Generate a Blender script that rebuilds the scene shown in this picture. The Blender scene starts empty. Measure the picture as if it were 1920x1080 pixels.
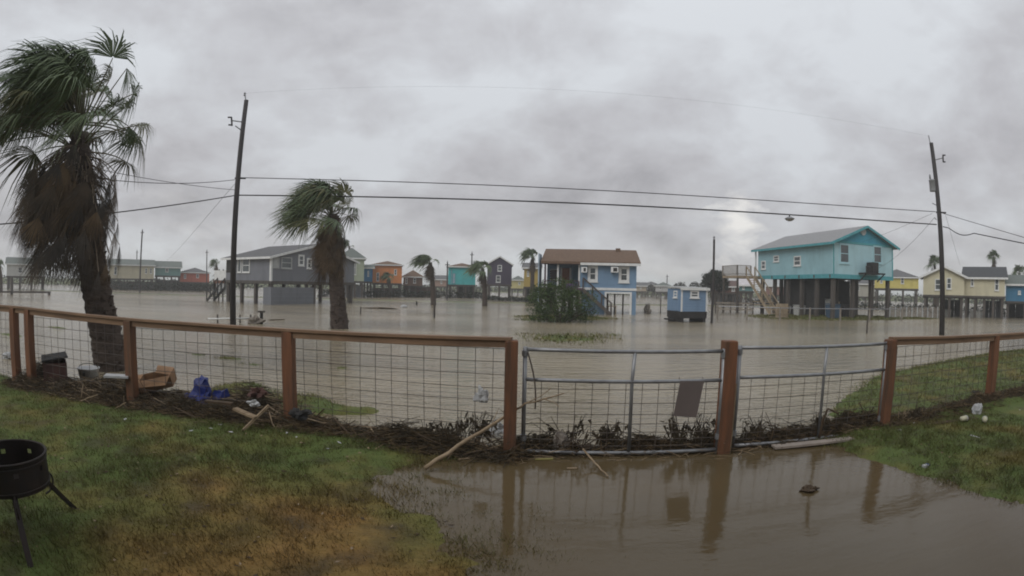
import bpy, math, random
import numpy as np
from mathutils import Vector, Matrix, noise as mnoise

random.seed(7)
rng_np = np.random.default_rng(7)
R = math.radians
sc = bpy.context.scene
col = sc.collection

# ------------------------------------------------------------------ camera
CAM_H, PITCH, ROLL, FOC = 2.1, -0.003, 0.0206, 971.0      # wide fisheye security camera
cd = bpy.data.cameras.new('camera'); cam = bpy.data.objects.new('camera', cd); col.objects.link(cam); sc.camera = cam
cd.type = 'PANO'; cd.panorama_type = 'FISHEYE_LENS_POLYNOMIAL'; cd.fisheye_fov = R(175)
cd.sensor_width = 36
cd.fisheye_polynomial_k0 = 0; cd.fisheye_polynomial_k1 = -1/(FOC*36/1920)
cd.fisheye_polynomial_k2 = cd.fisheye_polynomial_k3 = cd.fisheye_polynomial_k4 = 0
cd.clip_start = 0.05; cd.clip_end = 3000
cam.location = (0, 0, CAM_H)
cam.rotation_euler = (Matrix.Rotation(math.pi/2+PITCH, 4, 'X') @ Matrix.Rotation(ROLL, 4, 'Z')).to_euler()

# ------------------------------------------------------------------ sky
SUN_EL, SUN_AZ = R(40), R(222)       # azimuth clockwise from +Y: behind the camera
w = bpy.data.worlds.new('World'); sc.world = w; w.use_nodes = True
nt = w.node_tree; N = nt.nodes; L = nt.links
for n in list(N): N.remove(n)
out = N.new('ShaderNodeOutputWorld')
sky = N.new('ShaderNodeTexSky'); sky.sky_type = 'NISHITA'; sky.sun_disc = False
sky.sun_elevation = SUN_EL; sky.sun_rotation = SUN_AZ
bg1 = N.new('ShaderNodeBackground'); bg1.inputs[1].default_value = 0.08; L.new(sky.outputs[0], bg1.inputs[0])
tc = N.new('ShaderNodeTexCoord'); sep = N.new('ShaderNodeSeparateXYZ'); L.new(tc.outputs['Generated'], sep.inputs[0])
def wm(op, a, b=None, c=None, clamp=False):
    n = N.new('ShaderNodeMath'); n.operation = op; n.use_clamp = clamp
    for i, x in enumerate((a, b, c)):
        if x is None: continue
        if isinstance(x, (int, float)): n.inputs[i].default_value = x
        else: L.new(x, n.inputs[i])
    return n.outputs[0]
zc = wm('MAXIMUM', sep.outputs[2], 0.0)
den = wm('ADD', zc, 0.42)
comb = N.new('ShaderNodeCombineXYZ')
L.new(wm('DIVIDE', sep.outputs[0], den), comb.inputs[0]); L.new(wm('DIVIDE', sep.outputs[1], den), comb.inputs[1])
def wnoise(scale, detail, rough, dist, off):
    mp = N.new('ShaderNodeMapping'); mp.inputs['Location'].default_value = off; L.new(comb.outputs[0], mp.inputs[0])
    n = N.new('ShaderNodeTexNoise'); n.inputs['Scale'].default_value = scale; n.inputs['Detail'].default_value = detail
    n.inputs['Roughness'].default_value = rough; n.inputs['Distortion'].default_value = dist
    L.new(mp.outputs[0], n.inputs[0]); return n.outputs['Fac']
n1 = wnoise(0.95, 6, 0.52, 0.35, (24.3, 13.3, 0)); n2 = wnoise(3.6, 6, 0.6, 0.2, (9.0, 4.2, 0))
cl = wm('ADD', wm('MULTIPLY', n1, 0.66), wm('MULTIPLY', n2, 0.34))
ramp = N.new('ShaderNodeValToRGB'); cr = ramp.color_ramp
cr.elements[0].position = 0.37; cr.elements[0].color = (0.305, 0.297, 0.310, 1)
cr.elements[1].position = 0.58; cr.elements[1].color = (0.69, 0.72, 0.75, 1)
e = cr.elements.new(0.47); e.color = (0.49, 0.487, 0.505, 1)
L.new(cl, ramp.inputs[0])
# the cloud deck is thinner and brighter overhead, and lifts a little at the horizon
el = N.new('ShaderNodeValToRGB'); er = el.color_ramp
er.elements[0].position = 0.0; er.elements[0].color = (0.56, 0.555, 0.555, 1)
er.elements[1].position = 0.55; er.elements[1].color = (0.72, 0.74, 0.79, 1)
for p_, c_ in ((0.08, (0.47, 0.465, 0.48, 1)), (0.24, (0.45, 0.44, 0.465, 1)), (0.38, (0.58, 0.59, 0.63, 1))):
    q_ = er.elements.new(p_); q_.color = c_
L.new(zc, el.inputs[0])
mixc = N.new('ShaderNodeMix'); mixc.data_type = 'RGBA'; mixc.inputs[0].default_value = 0.28
L.new(ramp.outputs[0], mixc.inputs[6]); L.new(el.outputs[0], mixc.inputs[7])
# broken gaps in the deck low in the sky, lit through from above
gap = wnoise(2.4, 4, 0.55, 0.4, (1.3, 7.7, 0))
gr = N.new('ShaderNodeMapRange'); gr.inputs[1].default_value = 0.55; gr.inputs[2].default_value = 0.75; L.new(gap, gr.inputs[0])
low = N.new('ShaderNodeMapRange'); low.inputs[1].default_value = 0.2; low.inputs[2].default_value = 0.08; L.new(zc, low.inputs[0])
mixg = N.new('ShaderNodeMix'); mixg.data_type = 'RGBA'; mixg.inputs[7].default_value = (0.72, 0.70, 0.68, 1)
L.new(wm('MULTIPLY', wm('MULTIPLY', gr.outputs[0], low.outputs[0]), 0.55), mixg.inputs[0]); L.new(mixc.outputs[2], mixg.inputs[6])
# one torn hole low in the cloud deck where brighter cloud shows
_u, _v = (1382-960)*math.cos(ROLL)-(540-425)*math.sin(ROLL), (1382-960)*math.sin(ROLL)+(540-425)*math.cos(ROLL)
_r = math.hypot(_u, _v); _d = (math.sin(_r/FOC)*_u/_r, math.cos(_r/FOC), math.sin(_r/FOC)*_v/_r)
dn = N.new('ShaderNodeVectorMath'); dn.operation = 'DISTANCE'; dn.inputs[1].default_value = _d; L.new(tc.outputs['Generated'], dn.inputs[0])
hn = wnoise(7.0, 5, 0.6, 0.3, (2.2, 5.1, 0))
hv = wm('SUBTRACT', wm('MULTIPLY', wm('SUBTRACT', hn, 0.5), 0.22), wm('SUBTRACT', dn.outputs['Value'], 0.022))
hm = N.new('ShaderNodeMapRange'); hm.inputs[1].default_value = -0.04; hm.inputs[2].default_value = 0.03; L.new(hv, hm.inputs[0])
mixh = N.new('ShaderNodeMix'); mixh.data_type = 'RGBA'; mixh.inputs[7].default_value = (0.82, 0.80, 0.77, 1)
L.new(hm.outputs[0], mixh.inputs[0]); L.new(mixg.outputs[2], mixh.inputs[6])
bg2 = N.new('ShaderNodeBackground'); bg2.inputs[1].default_value = 1.0; L.new(mixh.outputs[2], bg2.inputs[0])
ms = N.new('ShaderNodeMixShader'); ms.inputs[0].default_value = 0.95
L.new(bg1.outputs[0], ms.inputs[1]); L.new(bg2.outputs[0], ms.inputs[2]); L.new(ms.outputs[0], out.inputs[0])

sd = bpy.data.lights.new('sun', 'SUN'); sd.energy = 1.15; sd.angle = R(40); sd.color = (1, 0.97, 0.93)
so = bpy.data.objects.new('sun', sd); col.objects.link(so)
sv = Vector((math.sin(SUN_AZ)*math.cos(SUN_EL), math.cos(SUN_AZ)*math.cos(SUN_EL), math.sin(SUN_EL)))
so.rotation_euler = sv.to_track_quat('Z', 'Y').to_euler(); so.location = (0, -20, 40)

sc.view_settings.view_transform = 'Standard'; sc.view_settings.look = 'None'
sc.view_settings.exposure = 0.1; sc.view_settings.gamma = 1.0; sc.view_settings.use_curve_mapping = False
sc.render.engine = 'CYCLES'
sc.cycles.use_denoising = True
sc.cycles.max_bounces = 6; sc.cycles.diffuse_bounces = 3; sc.cycles.glossy_bounces = 3; sc.cycles.transparent_max_bounces = 8
sc.cycles.filter_width = 1.9
sc.cycles.caustics_reflective = False; sc.cycles.caustics_refractive = False

# ------------------------------------------------------------------ where a sight line meets the ground
def ray(px, py):
    u = px-960; v = 540-py
    c, s = math.cos(ROLL), math.sin(ROLL)
    u, v = u*c-v*s, u*s+v*c
    r = math.hypot(u, v) or 1e-9; th = r/FOC
    d = (math.sin(th)*u/r, math.cos(th), math.sin(th)*v/r)
    cp, sp = math.cos(PITCH), math.sin(PITCH)
    return Vector((d[0], d[1]*cp-d[2]*sp, d[1]*sp+d[2]*cp))
def G(px, py, z=0.0):
    d = ray(px, py); t = (z-CAM_H)/d.z
    return Vector((d.x*t, d.y*t, z))
def at(px, py, rng):                       # a point at a horizontal distance
    d = ray(px, py); t = rng/math.hypot(d.x, d.y)
    return Vector((d.x*t, d.y*t, CAM_H+d.z*t))
def rngof(p): return math.hypot(p.x, p.y)

# ------------------------------------------------------------------ materials
MATS = {}
def mat(name, c1, c2=None, rough=0.8, scale=3.0, detail=4, bump=0.0, bscale=None, metal=0.0, stretch=(1, 1, 1), siding=0.0, sidew=None, spec=0.3, grime=None):
    if name in MATS: return MATS[name]
    m = bpy.data.materials.new(name); m.use_nodes = True
    t = m.node_tree; n = t.nodes; l = t.links; b = n['Principled BSDF']
    b.inputs['Roughness'].default_value = rough; b.inputs['Metallic'].default_value = metal
    b.inputs['Specular IOR Level'].default_value = spec
    c2 = c2 or tuple(x*0.72 for x in c1)
    co = n.new('ShaderNodeTexCoord'); mp = n.new('ShaderNodeMapping'); mp.inputs['Scale'].default_value = stretch
    l.new(co.outputs['Object'], mp.inputs[0])
    no = n.new('ShaderNodeTexNoise'); no.inputs['Scale'].default_value = scale; no.inputs['Detail'].default_value = detail
    no.inputs['Roughness'].default_value = 0.62
    l.new(mp.outputs[0], no.inputs[0])
    mr = n.new('ShaderNodeMapRange'); mr.inputs[1].default_value = 0.3; mr.inputs[2].default_value = 0.7; l.new(no.outputs['Fac'], mr.inputs[0])
    mx = n.new('ShaderNodeMix'); mx.data_type = 'RGBA'
    mx.inputs[6].default_value = (*c1, 1); mx.inputs[7].default_value = (*c2, 1); l.new(mr.outputs[0], mx.inputs[0])
    last = mx.outputs[2]
    if grime:
        n3 = n.new('ShaderNodeTexNoise'); n3.inputs['Scale'].default_value = 0.8; n3.inputs['Detail'].default_value = 6
        mp3 = n.new('ShaderNodeMapping'); mp3.inputs['Scale'].default_value = (1.6, 1.6, 0.35); l.new(co.outputs['Object'], mp3.inputs[0]); l.new(mp3.outputs[0], n3.inputs[0])
        m3 = n.new('ShaderNodeMapRange'); m3.inputs[1].default_value = 0.5; m3.inputs[2].default_value = 0.75; m3.inputs[4].default_value = 0.5; l.new(n3.outputs['Fac'], m3.inputs[0])
        x3 = n.new('ShaderNodeMix'); x3.data_type = 'RGBA'; x3.inputs[7].default_value = (*grime, 1)
        l.new(m3.outputs[0], x3.inputs[0]); l.new(last, x3.inputs[6]); last = x3.outputs[2]
    l.new(last, b.inputs['Base Color'])
    if bump or siding:
        bp = n.new('ShaderNodeBump'); bp.inputs['Strength'].default_value = 0.6
        if siding:
            wv = n.new('ShaderNodeTexWave'); wv.wave_profile = 'SAW'; wv.bands_direction = 'Z' if not sidew else sidew
            wv.inputs['Scale'].default_value = 1.0/siding*0.159*2*math.pi/6.283*2*0.5*6.283/2
            l.new(co.outputs['Object'], wv.inputs[0]); l.new(wv.outputs['Fac'], bp.inputs['Height']); bp.inputs['Distance'].default_value = 0.03
        else:
            nb = n.new('ShaderNodeTexNoise'); nb.inputs['Scale'].default_value = bscale or scale*4; nb.inputs['Detail'].default_value = 5
            l.new(mp.outputs[0], nb.inputs[0]); l.new(nb.outputs['Fac'], bp.inputs['Height']); bp.inputs['Distance'].default_value = bump
        l.new(bp.outputs[0], b.inputs['Normal'])
    MATS[name] = m; return m

def lawn_mat(name, blades):
    m = bpy.data.materials.new(name); m.use_nodes = True
    t = m.node_tree; n = t.nodes; l = t.links; b = n['Principled BSDF']
    b.inputs['Roughness'].default_value = 0.75; b.inputs['Specular IOR Level'].default_value = 0.25
    g = n.new('ShaderNodeNewGeometry')
    def nz(scale, det, off=(0, 0, 0)):
        mp = n.new('ShaderNodeMapping'); mp.inputs['Location'].default_value = off; l.new(g.outputs['Position'], mp.inputs[0])
        q = n.new('ShaderNodeTexNoise'); q.inputs['Scale'].default_value = scale; q.inputs['Detail'].default_value = det; l.new(mp.outputs[0], q.inputs[0]); return q.outputs['Fac']
    def mr(x, a, b_, lo=0.0, hi=1.0):
        q = n.new('ShaderNodeMapRange'); q.inputs[1].default_value = a; q.inputs[2].default_value = b_; q.inputs[3].default_value = lo; q.inputs[4].default_value = hi; l.new(x, q.inputs[0]); return q.outputs[0]
    def ma(op, a, b_):
        q = n.new('ShaderNodeMath'); q.operation = op; q.use_clamp = True
        for i, x in enumerate((a, b_)):
            if isinstance(x, (int, float)): q.inputs[i].default_value = x
            else: l.new(x, q.inputs[i])
        return q.outputs[0]
    def mixc(f, a, b_):
        q = n.new('ShaderNodeMix'); q.data_type = 'RGBA'
        for i, x in ((0, f), (6, a), (7, b_)):
            if isinstance(x, tuple): q.inputs[i].default_value = (*x, 1)
            else: l.new(x, q.inputs[i])
        return q.outputs[2]
    # a worn patch of dead turf in the middle of the yard
    dv = n.new('ShaderNodeVectorMath'); dv.operation = 'DISTANCE'
    mp = n.new('ShaderNodeMapping'); mp.inputs['Location'].default_value = (1.75, -3.4, 0); l.new(g.outputs['Position'], mp.inputs[0])
    ms_ = n.new('ShaderNodeVectorMath'); ms_.operation = 'MULTIPLY'; ms_.inputs[1].default_value = (0.5, 0.55, 0); l.new(mp.outputs[0], ms_.inputs[0])
    l.new(ms_.outputs[0], dv.inputs[0]); dv.inputs[1].default_value = (0, 0, 0)
    patch = mr(dv.outputs['Value'], 1.15, 0.35)
    k = ma('ADD', ma('MULTIPLY', patch, 0.75), mr(nz(0.9, 5, (4, 2, 0)), 0.42, 0.72, -0.15, 0.55))
    bright = 1.75
    green = mixc(nz(9, 4), (0.034*bright, 0.052*bright, 0.011*bright), (0.064*bright, 0.082*bright, 0.020*bright))
    brown = mixc(nz(14, 5, (3, 3, 0)), (0.085*bright, 0.050*bright, 0.014*bright), (0.19*bright, 0.112*bright, 0.034*bright))
    colr = mixc(k, green, brown)
    if blades:
        colr = mixc(mr(nz(60, 2), 0.3, 0.8), colr, (0.12, 0.095, 0.045))
    else:
        mud = mr(nz(2.2, 6, (8, 1, 0)), 0.5, 0.7, 0.0, 0.75)
        colr = mixc(mud, colr, (0.055, 0.042, 0.026))
        bp = n.new('ShaderNodeBump'); bp.inputs['Strength'].default_value = 0.9; bp.inputs['Distance'].default_value = 0.03
        l.new(nz(30, 6), bp.inputs['Height']); l.new(bp.outputs[0], b.inputs['Normal'])
    l.new(colr, b.inputs['Base Color'])
    return m

def water_mat(name, murk1, murk2, rough, waves, far):
    m = bpy.data.materials.new(name); m.use_nodes = True
    t = m.node_tree; n = t.nodes; l = t.links; b = n['Principled BSDF']
    b.inputs['IOR'].default_value = 1.333; b.inputs['Specular IOR Level'].default_value = 0.5
    g = n.new('ShaderNodeNewGeometry')
    def nz(scale, det, sx, sy, ro=0.55):
        mp = n.new('ShaderNodeMapping'); mp.inputs['Scale'].default_value = (sx, sy, 1); mp.inputs['Rotation'].default_value = (0, 0, 0.12)
        l.new(g.outputs['Position'], mp.inputs[0])
        q = n.new('ShaderNodeTexNoise'); q.inputs['Scale'].default_value = scale; q.inputs['Detail'].default_value = det; q.inputs['Roughness'].default_value = ro
        l.new(mp.outputs[0], q.inputs[0]); return q.outputs['Fac']
    mr = n.new('ShaderNodeMapRange'); mr.inputs[1].default_value = 0.35; mr.inputs[2].default_value = 0.68; l.new(nz(0.16, 5, 0.45, 1.3), mr.inputs[0])
    mx = n.new('ShaderNodeMix'); mx.data_type = 'RGBA'; mx.inputs[6].default_value = (*murk1, 1); mx.inputs[7].default_value = (*murk2, 1)
    l.new(mr.outputs[0], mx.inputs[0]); l.new(mx.outputs[2], b.inputs['Base Color'])
    # gusts roughen the surface in patches
    rr = n.new('ShaderNodeMapRange'); rr.inputs[1].default_value = 0.4; rr.inputs[2].default_value = 0.65
    rr.inputs[3].default_value = rough; rr.inputs[4].default_value = rough+far; l.new(nz(0.09, 4, 0.5, 1.4), rr.inputs[0])
    l.new(rr.outputs[0], b.inputs['Roughness'])
    b1 = n.new('ShaderNodeBump'); b1.inputs['Strength'].default_value = 1.0; b1.inputs['Distance'].default_value = waves
    l.new(nz(2.2, 4, 0.5, 1.5), b1.inputs['Height'])
    b2 = n.new('ShaderNodeBump'); b2.inputs['Strength'].default_value = 1.0; b2.inputs['Distance'].default_value = waves*0.3
    l.new(nz(9.0, 3, 0.6, 1.4), b2.inputs['Height']); l.new(b1.outputs[0], b2.inputs['Normal']); l.new(b2.outputs[0], b.inputs['Normal'])
    return m

# ------------------------------------------------------------------ mesh helpers
class MB:
    def __init__(s): s.v = []; s.f = []; s.m = []; s.mi = 0
    def add(s, vs, fs):
        b = len(s.v); s.v += [tuple(p) for p in vs]; s.f += [tuple(i+b for i in f) for f in fs]; s.m += [s.mi]*len(fs); return s
    def box(s, x0, y0, z0, x1, y1, z1):
        x0, x1 = min(x0, x1), max(x0, x1); y0, y1 = min(y0, y1), max(y0, y1); z0, z1 = min(z0, z1), max(z0, z1)
        vs = [(x0, y0, z0), (x1, y0, z0), (x1, y1, z0), (x0, y1, z0), (x0, y0, z1), (x1, y0, z1), (x1, y1, z1), (x0, y1, z1)]
        return s.add(vs, [(0, 3, 2, 1), (4, 5, 6, 7), (0, 1, 5, 4), (1, 2, 6, 5), (2, 3, 7, 6), (3, 0, 4, 7)])
    def beam(s, p, q, wd, ht, up=(0, 0, 1)):
        p, q = Vector(p), Vector(q); d = (q-p).normalized(); sd_ = d.cross(Vector(up))
        if sd_.length < 1e-4: sd_ = d.cross(Vector((0, 1, 0)))
        sd_.normalize(); u = sd_.cross(d).normalized(); a = sd_*wd/2; b = u*ht/2
        vs = [p-a-b, p+a-b, p+a+b, p-a+b, q-a-b, q+a-b, q+a+b, q-a+b]
        return s.add(vs, [(0, 1, 2, 3), (4, 7, 6, 5), (0, 4, 5, 1), (1, 5, 6, 2), (2, 6, 7, 3), (3, 7, 4, 0)])
    def tube(s, pts, rad, n=8, cap=True):
        pts = [Vector(p) for p in pts]; rad = rad if isinstance(rad, (list, tuple)) else [rad]*len(pts)
        vs = []; prev = None
        for i, p in enumerate(pts):
            d = (pts[min(i+1, len(pts)-1)]-pts[max(i-1, 0)]).normalized()
            if prev is None:
                a = d.cross(Vector((0, 0, 1)));
                if a.length < 1e-3: a = d.cross(Vector((1, 0, 0)))
            else: a = prev-d*prev.dot(d)
            a.normalize(); prev = a; b = d.cross(a)
            for k in range(n):
                t = 2*math.pi*k/n; vs.append(p+(a*math.cos(t)+b*math.sin(t))*rad[i])
        fs = []
        for i in range(len(pts)-1):
            for k in range(n):
                k2 = (k+1) % n; fs.append((i*n+k, i*n+k2, (i+1)*n+k2, (i+1)*n+k))
        if cap: fs.append(tuple(range(n-1, -1, -1))); fs.append(tuple((len(pts)-1)*n+k for k in range(n)))
        return s.add(vs, fs)
    def slab(s, poly, thick):                   # polygon extruded along its normal
        P = [Vector(p) for p in poly]; nn = (P[1]-P[0]).cross(P[2]-P[0]).normalized()*thick
        k = len(P); vs = P+[p+nn for p in P]
        fs = [tuple(range(k-1, -1, -1)), tuple(range(k, 2*k))]+[(i, (i+1) % k, (i+1) % k+k, i+k) for i in range(k)]
        return s.add(vs, fs)
    def lathe(s, prof, n=20, c=(0, 0, 0)):
        vs = []
        for r, z in prof:
            for k in range(n):
                t = 2*math.pi*k/n; vs.append((c[0]+r*math.cos(t), c[1]+r*math.sin(t), c[2]+z))
        fs = []
        for i in range(len(prof)-1):
            for k in range(n):
                k2 = (k+1) % n; fs.append((i*n+k, i*n+k2, (i+1)*n+k2, (i+1)*n+k))
        return s.add(vs, fs)
    def blob(s, c, rx, ry, rz, seed=0, amp=0.25, nu=10, nv=6, zmin=None):
        vs = []; fs = []
        for j in range(nv+1):
            ph = math.pi*j/nv
            for i in range(nu):
                th = 2*math.pi*i/nu
                d = Vector((math.sin(ph)*math.cos(th), math.sin(ph)*math.sin(th), math.cos(ph)))
                k = 1+amp*mnoise.noise(d*1.7+Vector((seed*3.1, seed*1.7, seed)))*2
                z = c[2]+d.z*rz*k
                if zmin is not None: z = max(z, zmin)
                vs.append((c[0]+d.x*rx*k, c[1]+d.y*ry*k, z))
        for j in range(nv):
            for i in range(nu):
                i2 = (i+1) % nu; fs.append((j*nu+i, j*nu+i2, (j+1)*nu+i2, (j+1)*nu+i))
        return s.add(vs, fs)
    def build(s, name, mats, parent=None, smooth=False):
        me = bpy.data.meshes.new(name); me.from_pydata(s.v, [], s.f)
        for m in (mats if isinstance(mats, (list, tuple)) else [mats]): me.materials.append(m)
        if any(s.m): me.polygons.foreach_set('material_index', s.m)
        if smooth: me.polygons.foreach_set('use_smooth', [True]*len(s.f))
        me.update()
        o = bpy.data.objects.new(name, me); col.objects.link(o)
        if parent is not None: o.parent = parent
        return o
def tag(o, label, cat, group=None):
    o['label'] = label; o['category'] = cat
    if group: o['group'] = group
    return o
def thing(name, label, cat, loc=(0, 0, 0), rz=0.0, group=None):
    o = bpy.data.objects.new(name, None); col.objects.link(o); o.location = loc; o.rotation_euler = (0, 0, rz); o.empty_display_size = 0.3
    return tag(o, label, cat, group)
def kind(o, k, label=None):
    o['kind'] = k
    if label: o['label'] = label
    return o
def nzs(x, y, s=1.0, o=0.0): return mnoise.noise(Vector((x*s+o, y*s-o, o*0.37)))

# ------------------------------------------------------------------ base materials
M_stain = mat('stained_timber', (0.205, 0.084, 0.040), (0.085, 0.048, 0.030), 0.62, 11, bump=0.004, stretch=(1, 1, 0.12), grime=(0.06, 0.05, 0.03))
M_railw = mat('rail_timber', (0.25, 0.155, 0.095), (0.13, 0.082, 0.052), 0.7, 7, bump=0.004, stretch=(0.15, 1, 1))
M_wire = mat('rusty_wire', (0.10, 0.088, 0.078), (0.07, 0.05, 0.038), 0.6, 8)
M_galv = mat('galvanised_steel', (0.30, 0.31, 0.32), (0.20, 0.20, 0.21), 0.42, 6, metal=0.55, bump=0.001)
M_pole = mat('creosote_pole', (0.055, 0.050, 0.050), (0.030, 0.027, 0.028), 0.85, 4, bump=0.01, stretch=(2, 2, 0.1))
M_pile = mat('weathered_piling', (0.105, 0.092, 0.08), (0.05, 0.043, 0.04), 0.9, 3, bump=0.01, stretch=(2, 2, 0.2))
M_deckw = mat('grey_deck_timber', (0.28, 0.25, 0.21), (0.16, 0.14, 0.12), 0.85, 3, bump=0.005)
M_tanw = mat('tan_timber', (0.36, 0.29, 0.20), (0.22, 0.17, 0.115), 0.85, 3, bump=0.005)
M_white = mat('white_trim', (0.70, 0.71, 0.70), (0.55, 0.56, 0.55), 0.6, 3)
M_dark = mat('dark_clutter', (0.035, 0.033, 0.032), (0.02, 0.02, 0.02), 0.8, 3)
M_glass = mat('window_glass', (0.10, 0.115, 0.12), (0.05, 0.06, 0.065), 0.12, 1.2, spec=0.6)
M_blind = mat('window_blind', (0.42, 0.43, 0.42), (0.30, 0.31, 0.31), 0.5, 2)
M_roofg = mat('grey_shingle', (0.145, 0.145, 0.145), (0.085, 0.085, 0.09), 0.9, 6, bump=0.01)
M_roofd = mat('charcoal_shingle', (0.075, 0.080, 0.085), (0.045, 0.047, 0.05), 0.9, 6, bump=0.01)
M_roofb = mat('brown_shingle', (0.168, 0.108, 0.072), (0.102, 0.066, 0.045), 0.9, 5, bump=0.01)
M_rooft = mat('green_grey_shingle', (0.155, 0.175, 0.16), (0.10, 0.115, 0.105), 0.9, 6, bump=0.01)
M_beam = mat('floor_joist', (0.10, 0.09, 0.08), (0.06, 0.055, 0.05), 0.9, 3)
M_cable = mat('power_cable', (0.03, 0.03, 0.032), (0.02, 0.02, 0.02), 0.7, 3)
M_frond = mat('palm_frond', (0.125, 0.165, 0.072), (0.058, 0.088, 0.042), 0.55, 2.5, spec=0.35)
M_petio = mat('palm_petiole', (0.12, 0.105, 0.05), (0.075, 0.07, 0.035), 0.6, 4)
M_deadf = mat('dead_frond', (0.105, 0.076, 0.050), (0.045, 0.035, 0.026), 0.85, 1.8)
M_frond2 = mat('palm_frond_yellowing', (0.125, 0.118, 0.045), (0.06, 0.068, 0.03), 0.6, 2.5, spec=0.3)
M_deadf2 = mat('dead_frond_tan', (0.165, 0.112, 0.062), (0.085, 0.058, 0.035), 0.85, 1.8)
M_deadf3 = mat('dead_frond_grey', (0.092, 0.080, 0.068), (0.05, 0.044, 0.038), 0.9, 1.8)
M_deadp = mat('dead_petiole', (0.22, 0.17, 0.12), (0.12, 0.09, 0.065), 0.8, 4)
M_trunk = mat('palm_trunk', (0.085, 0.065, 0.052), (0.040, 0.030, 0.026), 0.95, 5, bump=0.05, bscale=7, stretch=(1, 1, 2.2))
M_stick = mat('bleached_stick', (0.34, 0.26, 0.17), (0.17, 0.12, 0.075), 0.85, 6, bump=0.004)
M_bark = mat('dark_stick', (0.085, 0.058, 0.036), (0.05, 0.035, 0.022), 0.9, 6, bump=0.004)
M_straw = mat('wet_straw', (0.150, 0.105, 0.055), (0.060, 0.040, 0.022), 0.85, 7)
M_reed = mat('dark_reed', (0.060, 0.045, 0.026), (0.030, 0.024, 0.015), 0.85, 7)
def wallm(name, c, sid=0.17): return mat(name, c, tuple(x*0.86 for x in c), 0.7, 0.9, siding=sid, grime=tuple(x*0.62 for x in c))

# ------------------------------------------------------------------ ground
def _s(e0, e1, x): t = np.clip((x-e0)/(e1-e0), 0, 1); return t*t*(3-2*t)
_XB = ([0, 3.2, 4, 4.6, 5.1, 5.45, 5.8, 6.2, 6.6], [-.15, -.27, -.42, -.62, -1.05, -1.45, -1.0, -.1, .05])
BLOBS = []      # centre x, y, radius x, radius y, height above the bed
def blob_px(px, py, rx, ry, h): p = G(px, py); BLOBS.append((p.x, p.y, rx, ry, h))
blob_px(1062, 634, 3.0, 3.6, .27); blob_px(1000, 628, 1.4, 1.2, .25); blob_px(1130, 628, 1.6, 1.5, .24)
blob_px(430, 672, 1.1, .35, .27); blob_px(372, 665, .7, .3, .255); blob_px(470, 683, .8, .3, .26); blob_px(20, 628, 2.0, .5, .28); blob_px(110, 614, 2.0, .4, .27)
blob_px(640, 690, .5, .3, .25); blob_px(1003, 600, 2.2, 1.6, .27)
blob_px(1560, 595, 9.5, 6.0, .36); blob_px(1700, 597, 5, 2.4, .30); blob_px(1450, 594, 3, 2.0, .28)
blob_px(1062, 596, 4.5, 3.5, .33); blob_px(560, 566, 7, 2.5, .22)
def height(x, y):
    x = np.asarray(x, float); y = np.asarray(y, float)
    z = np.full(x.shape, -0.24)
    xb = np.interp(y, *_XB)
    inside = 1-_s(6.45, 6.75, y)
    lawn = np.clip((xb-x)*0.052, -0.24, 0.10)
    yb = np.interp(x, [4.0, 4.45, 4.9, 5.3, 6.5, 9, 12], [6.9, 5.9, 4.6, 3.7, 2.9, 2.2, 1.5])
    rl = np.clip((y-yb)*0.055, -0.24, 0.12)
    z = np.where(y < 6.8, -0.24+(np.maximum(lawn, np.where(x > 3.5, rl, -.24))+.24)*inside, z)
    # verge outside the fence, right: a grassy bank
    yt = np.interp(x, [4.6, 6.0, 9, 11, 14, 20, 40], [6.6, 8.2, 10.6, 11.6, 12.4, 13.6, 14.5])
    bank = np.minimum(_s(4.6, 6.4, x)*.5, np.clip((yt-y)*0.18, -.24, .2)+.24)
    z = np.maximum(z, np.where(y > 6.3, -0.24+bank, -.24))
    # verge outside, left: half-drowned turf
    xw = x+.45*np.sin(y*1.9+1)+.25*np.sin(y*4.3+x*2); yw = y+.5*np.sin(x*1.6)+.3*np.sin(x*3.7+y*1.3)
    e = _s(-1.9, -3.0, xw)*_s(10.2, 8.4, yw)*_s(-7.2, -5.6, xw)
    z = np.maximum(z, np.where(y > 6.3, -0.24+e*0.31, -.24))
    e2 = _s(-3.9, -4.8, x)*_s(7.5, 6.7, y)
    z = np.maximum(z, np.where(y > 6.3, -0.24+e2*0.32, -.24))
    e3 = _s(-1.0, -3.2, x)*_s(7.1, 6.6, y)
    z = np.maximum(z, np.where(y > 6.3, -0.24+e3*0.27, -.24))
    yf = np.interp(x, [-12, -8.7, -5.9, -3.05, 0, 2.76, 5.6, 8.9, 12], [6.5, 6.45, 6.52, 6.65, 6.17, 6.14, 6.25, 6.56, 6.7])
    z = np.maximum(z, -0.24+0.325*np.exp(-((y-yf)/.24)**2)*(_s(.25, -.5, x)+_s(5.2, 5.9, x)))
    z = np.maximum(z, -0.24+0.262*np.exp(-((y-yf-.22)/.14)**2)*_s(.0, .4, x)*_s(5.8, 5.0, x))
    for cx, cy, rx, ry, h in BLOBS:
        z = np.maximum(z, -0.24+h*np.exp(-(((x-cx)/rx)**2+((y-cy)/ry)**2)*0.9))
    # far road shoulder and the land beyond the last houses
    yr = 66+0.10*x
    z = np.maximum(z, -0.24+0.30*np.exp(-((y-yr)/1.6)**2))
    z = np.maximum(z, -0.24+_s(150, 230, np.hypot(x, y))*1.3)
    return z
def ground_noise(x, y, amp):
    f = np.zeros(x.shape)
    for k, (s, a) in enumerate(((0.35, 1), (0.9, .7), (2.1, .5), (5.2, .35))):
        f += a*np.sin(x*s*1.7+1.3*k+1.7*np.sin(y*s*1.1+k))*np.cos(y*s*1.9-0.7*k+1.4*np.sin(x*s*0.8-k))
    return f*amp
def grid_axis(a, b, n): return np.linspace(a, b, n)
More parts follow.
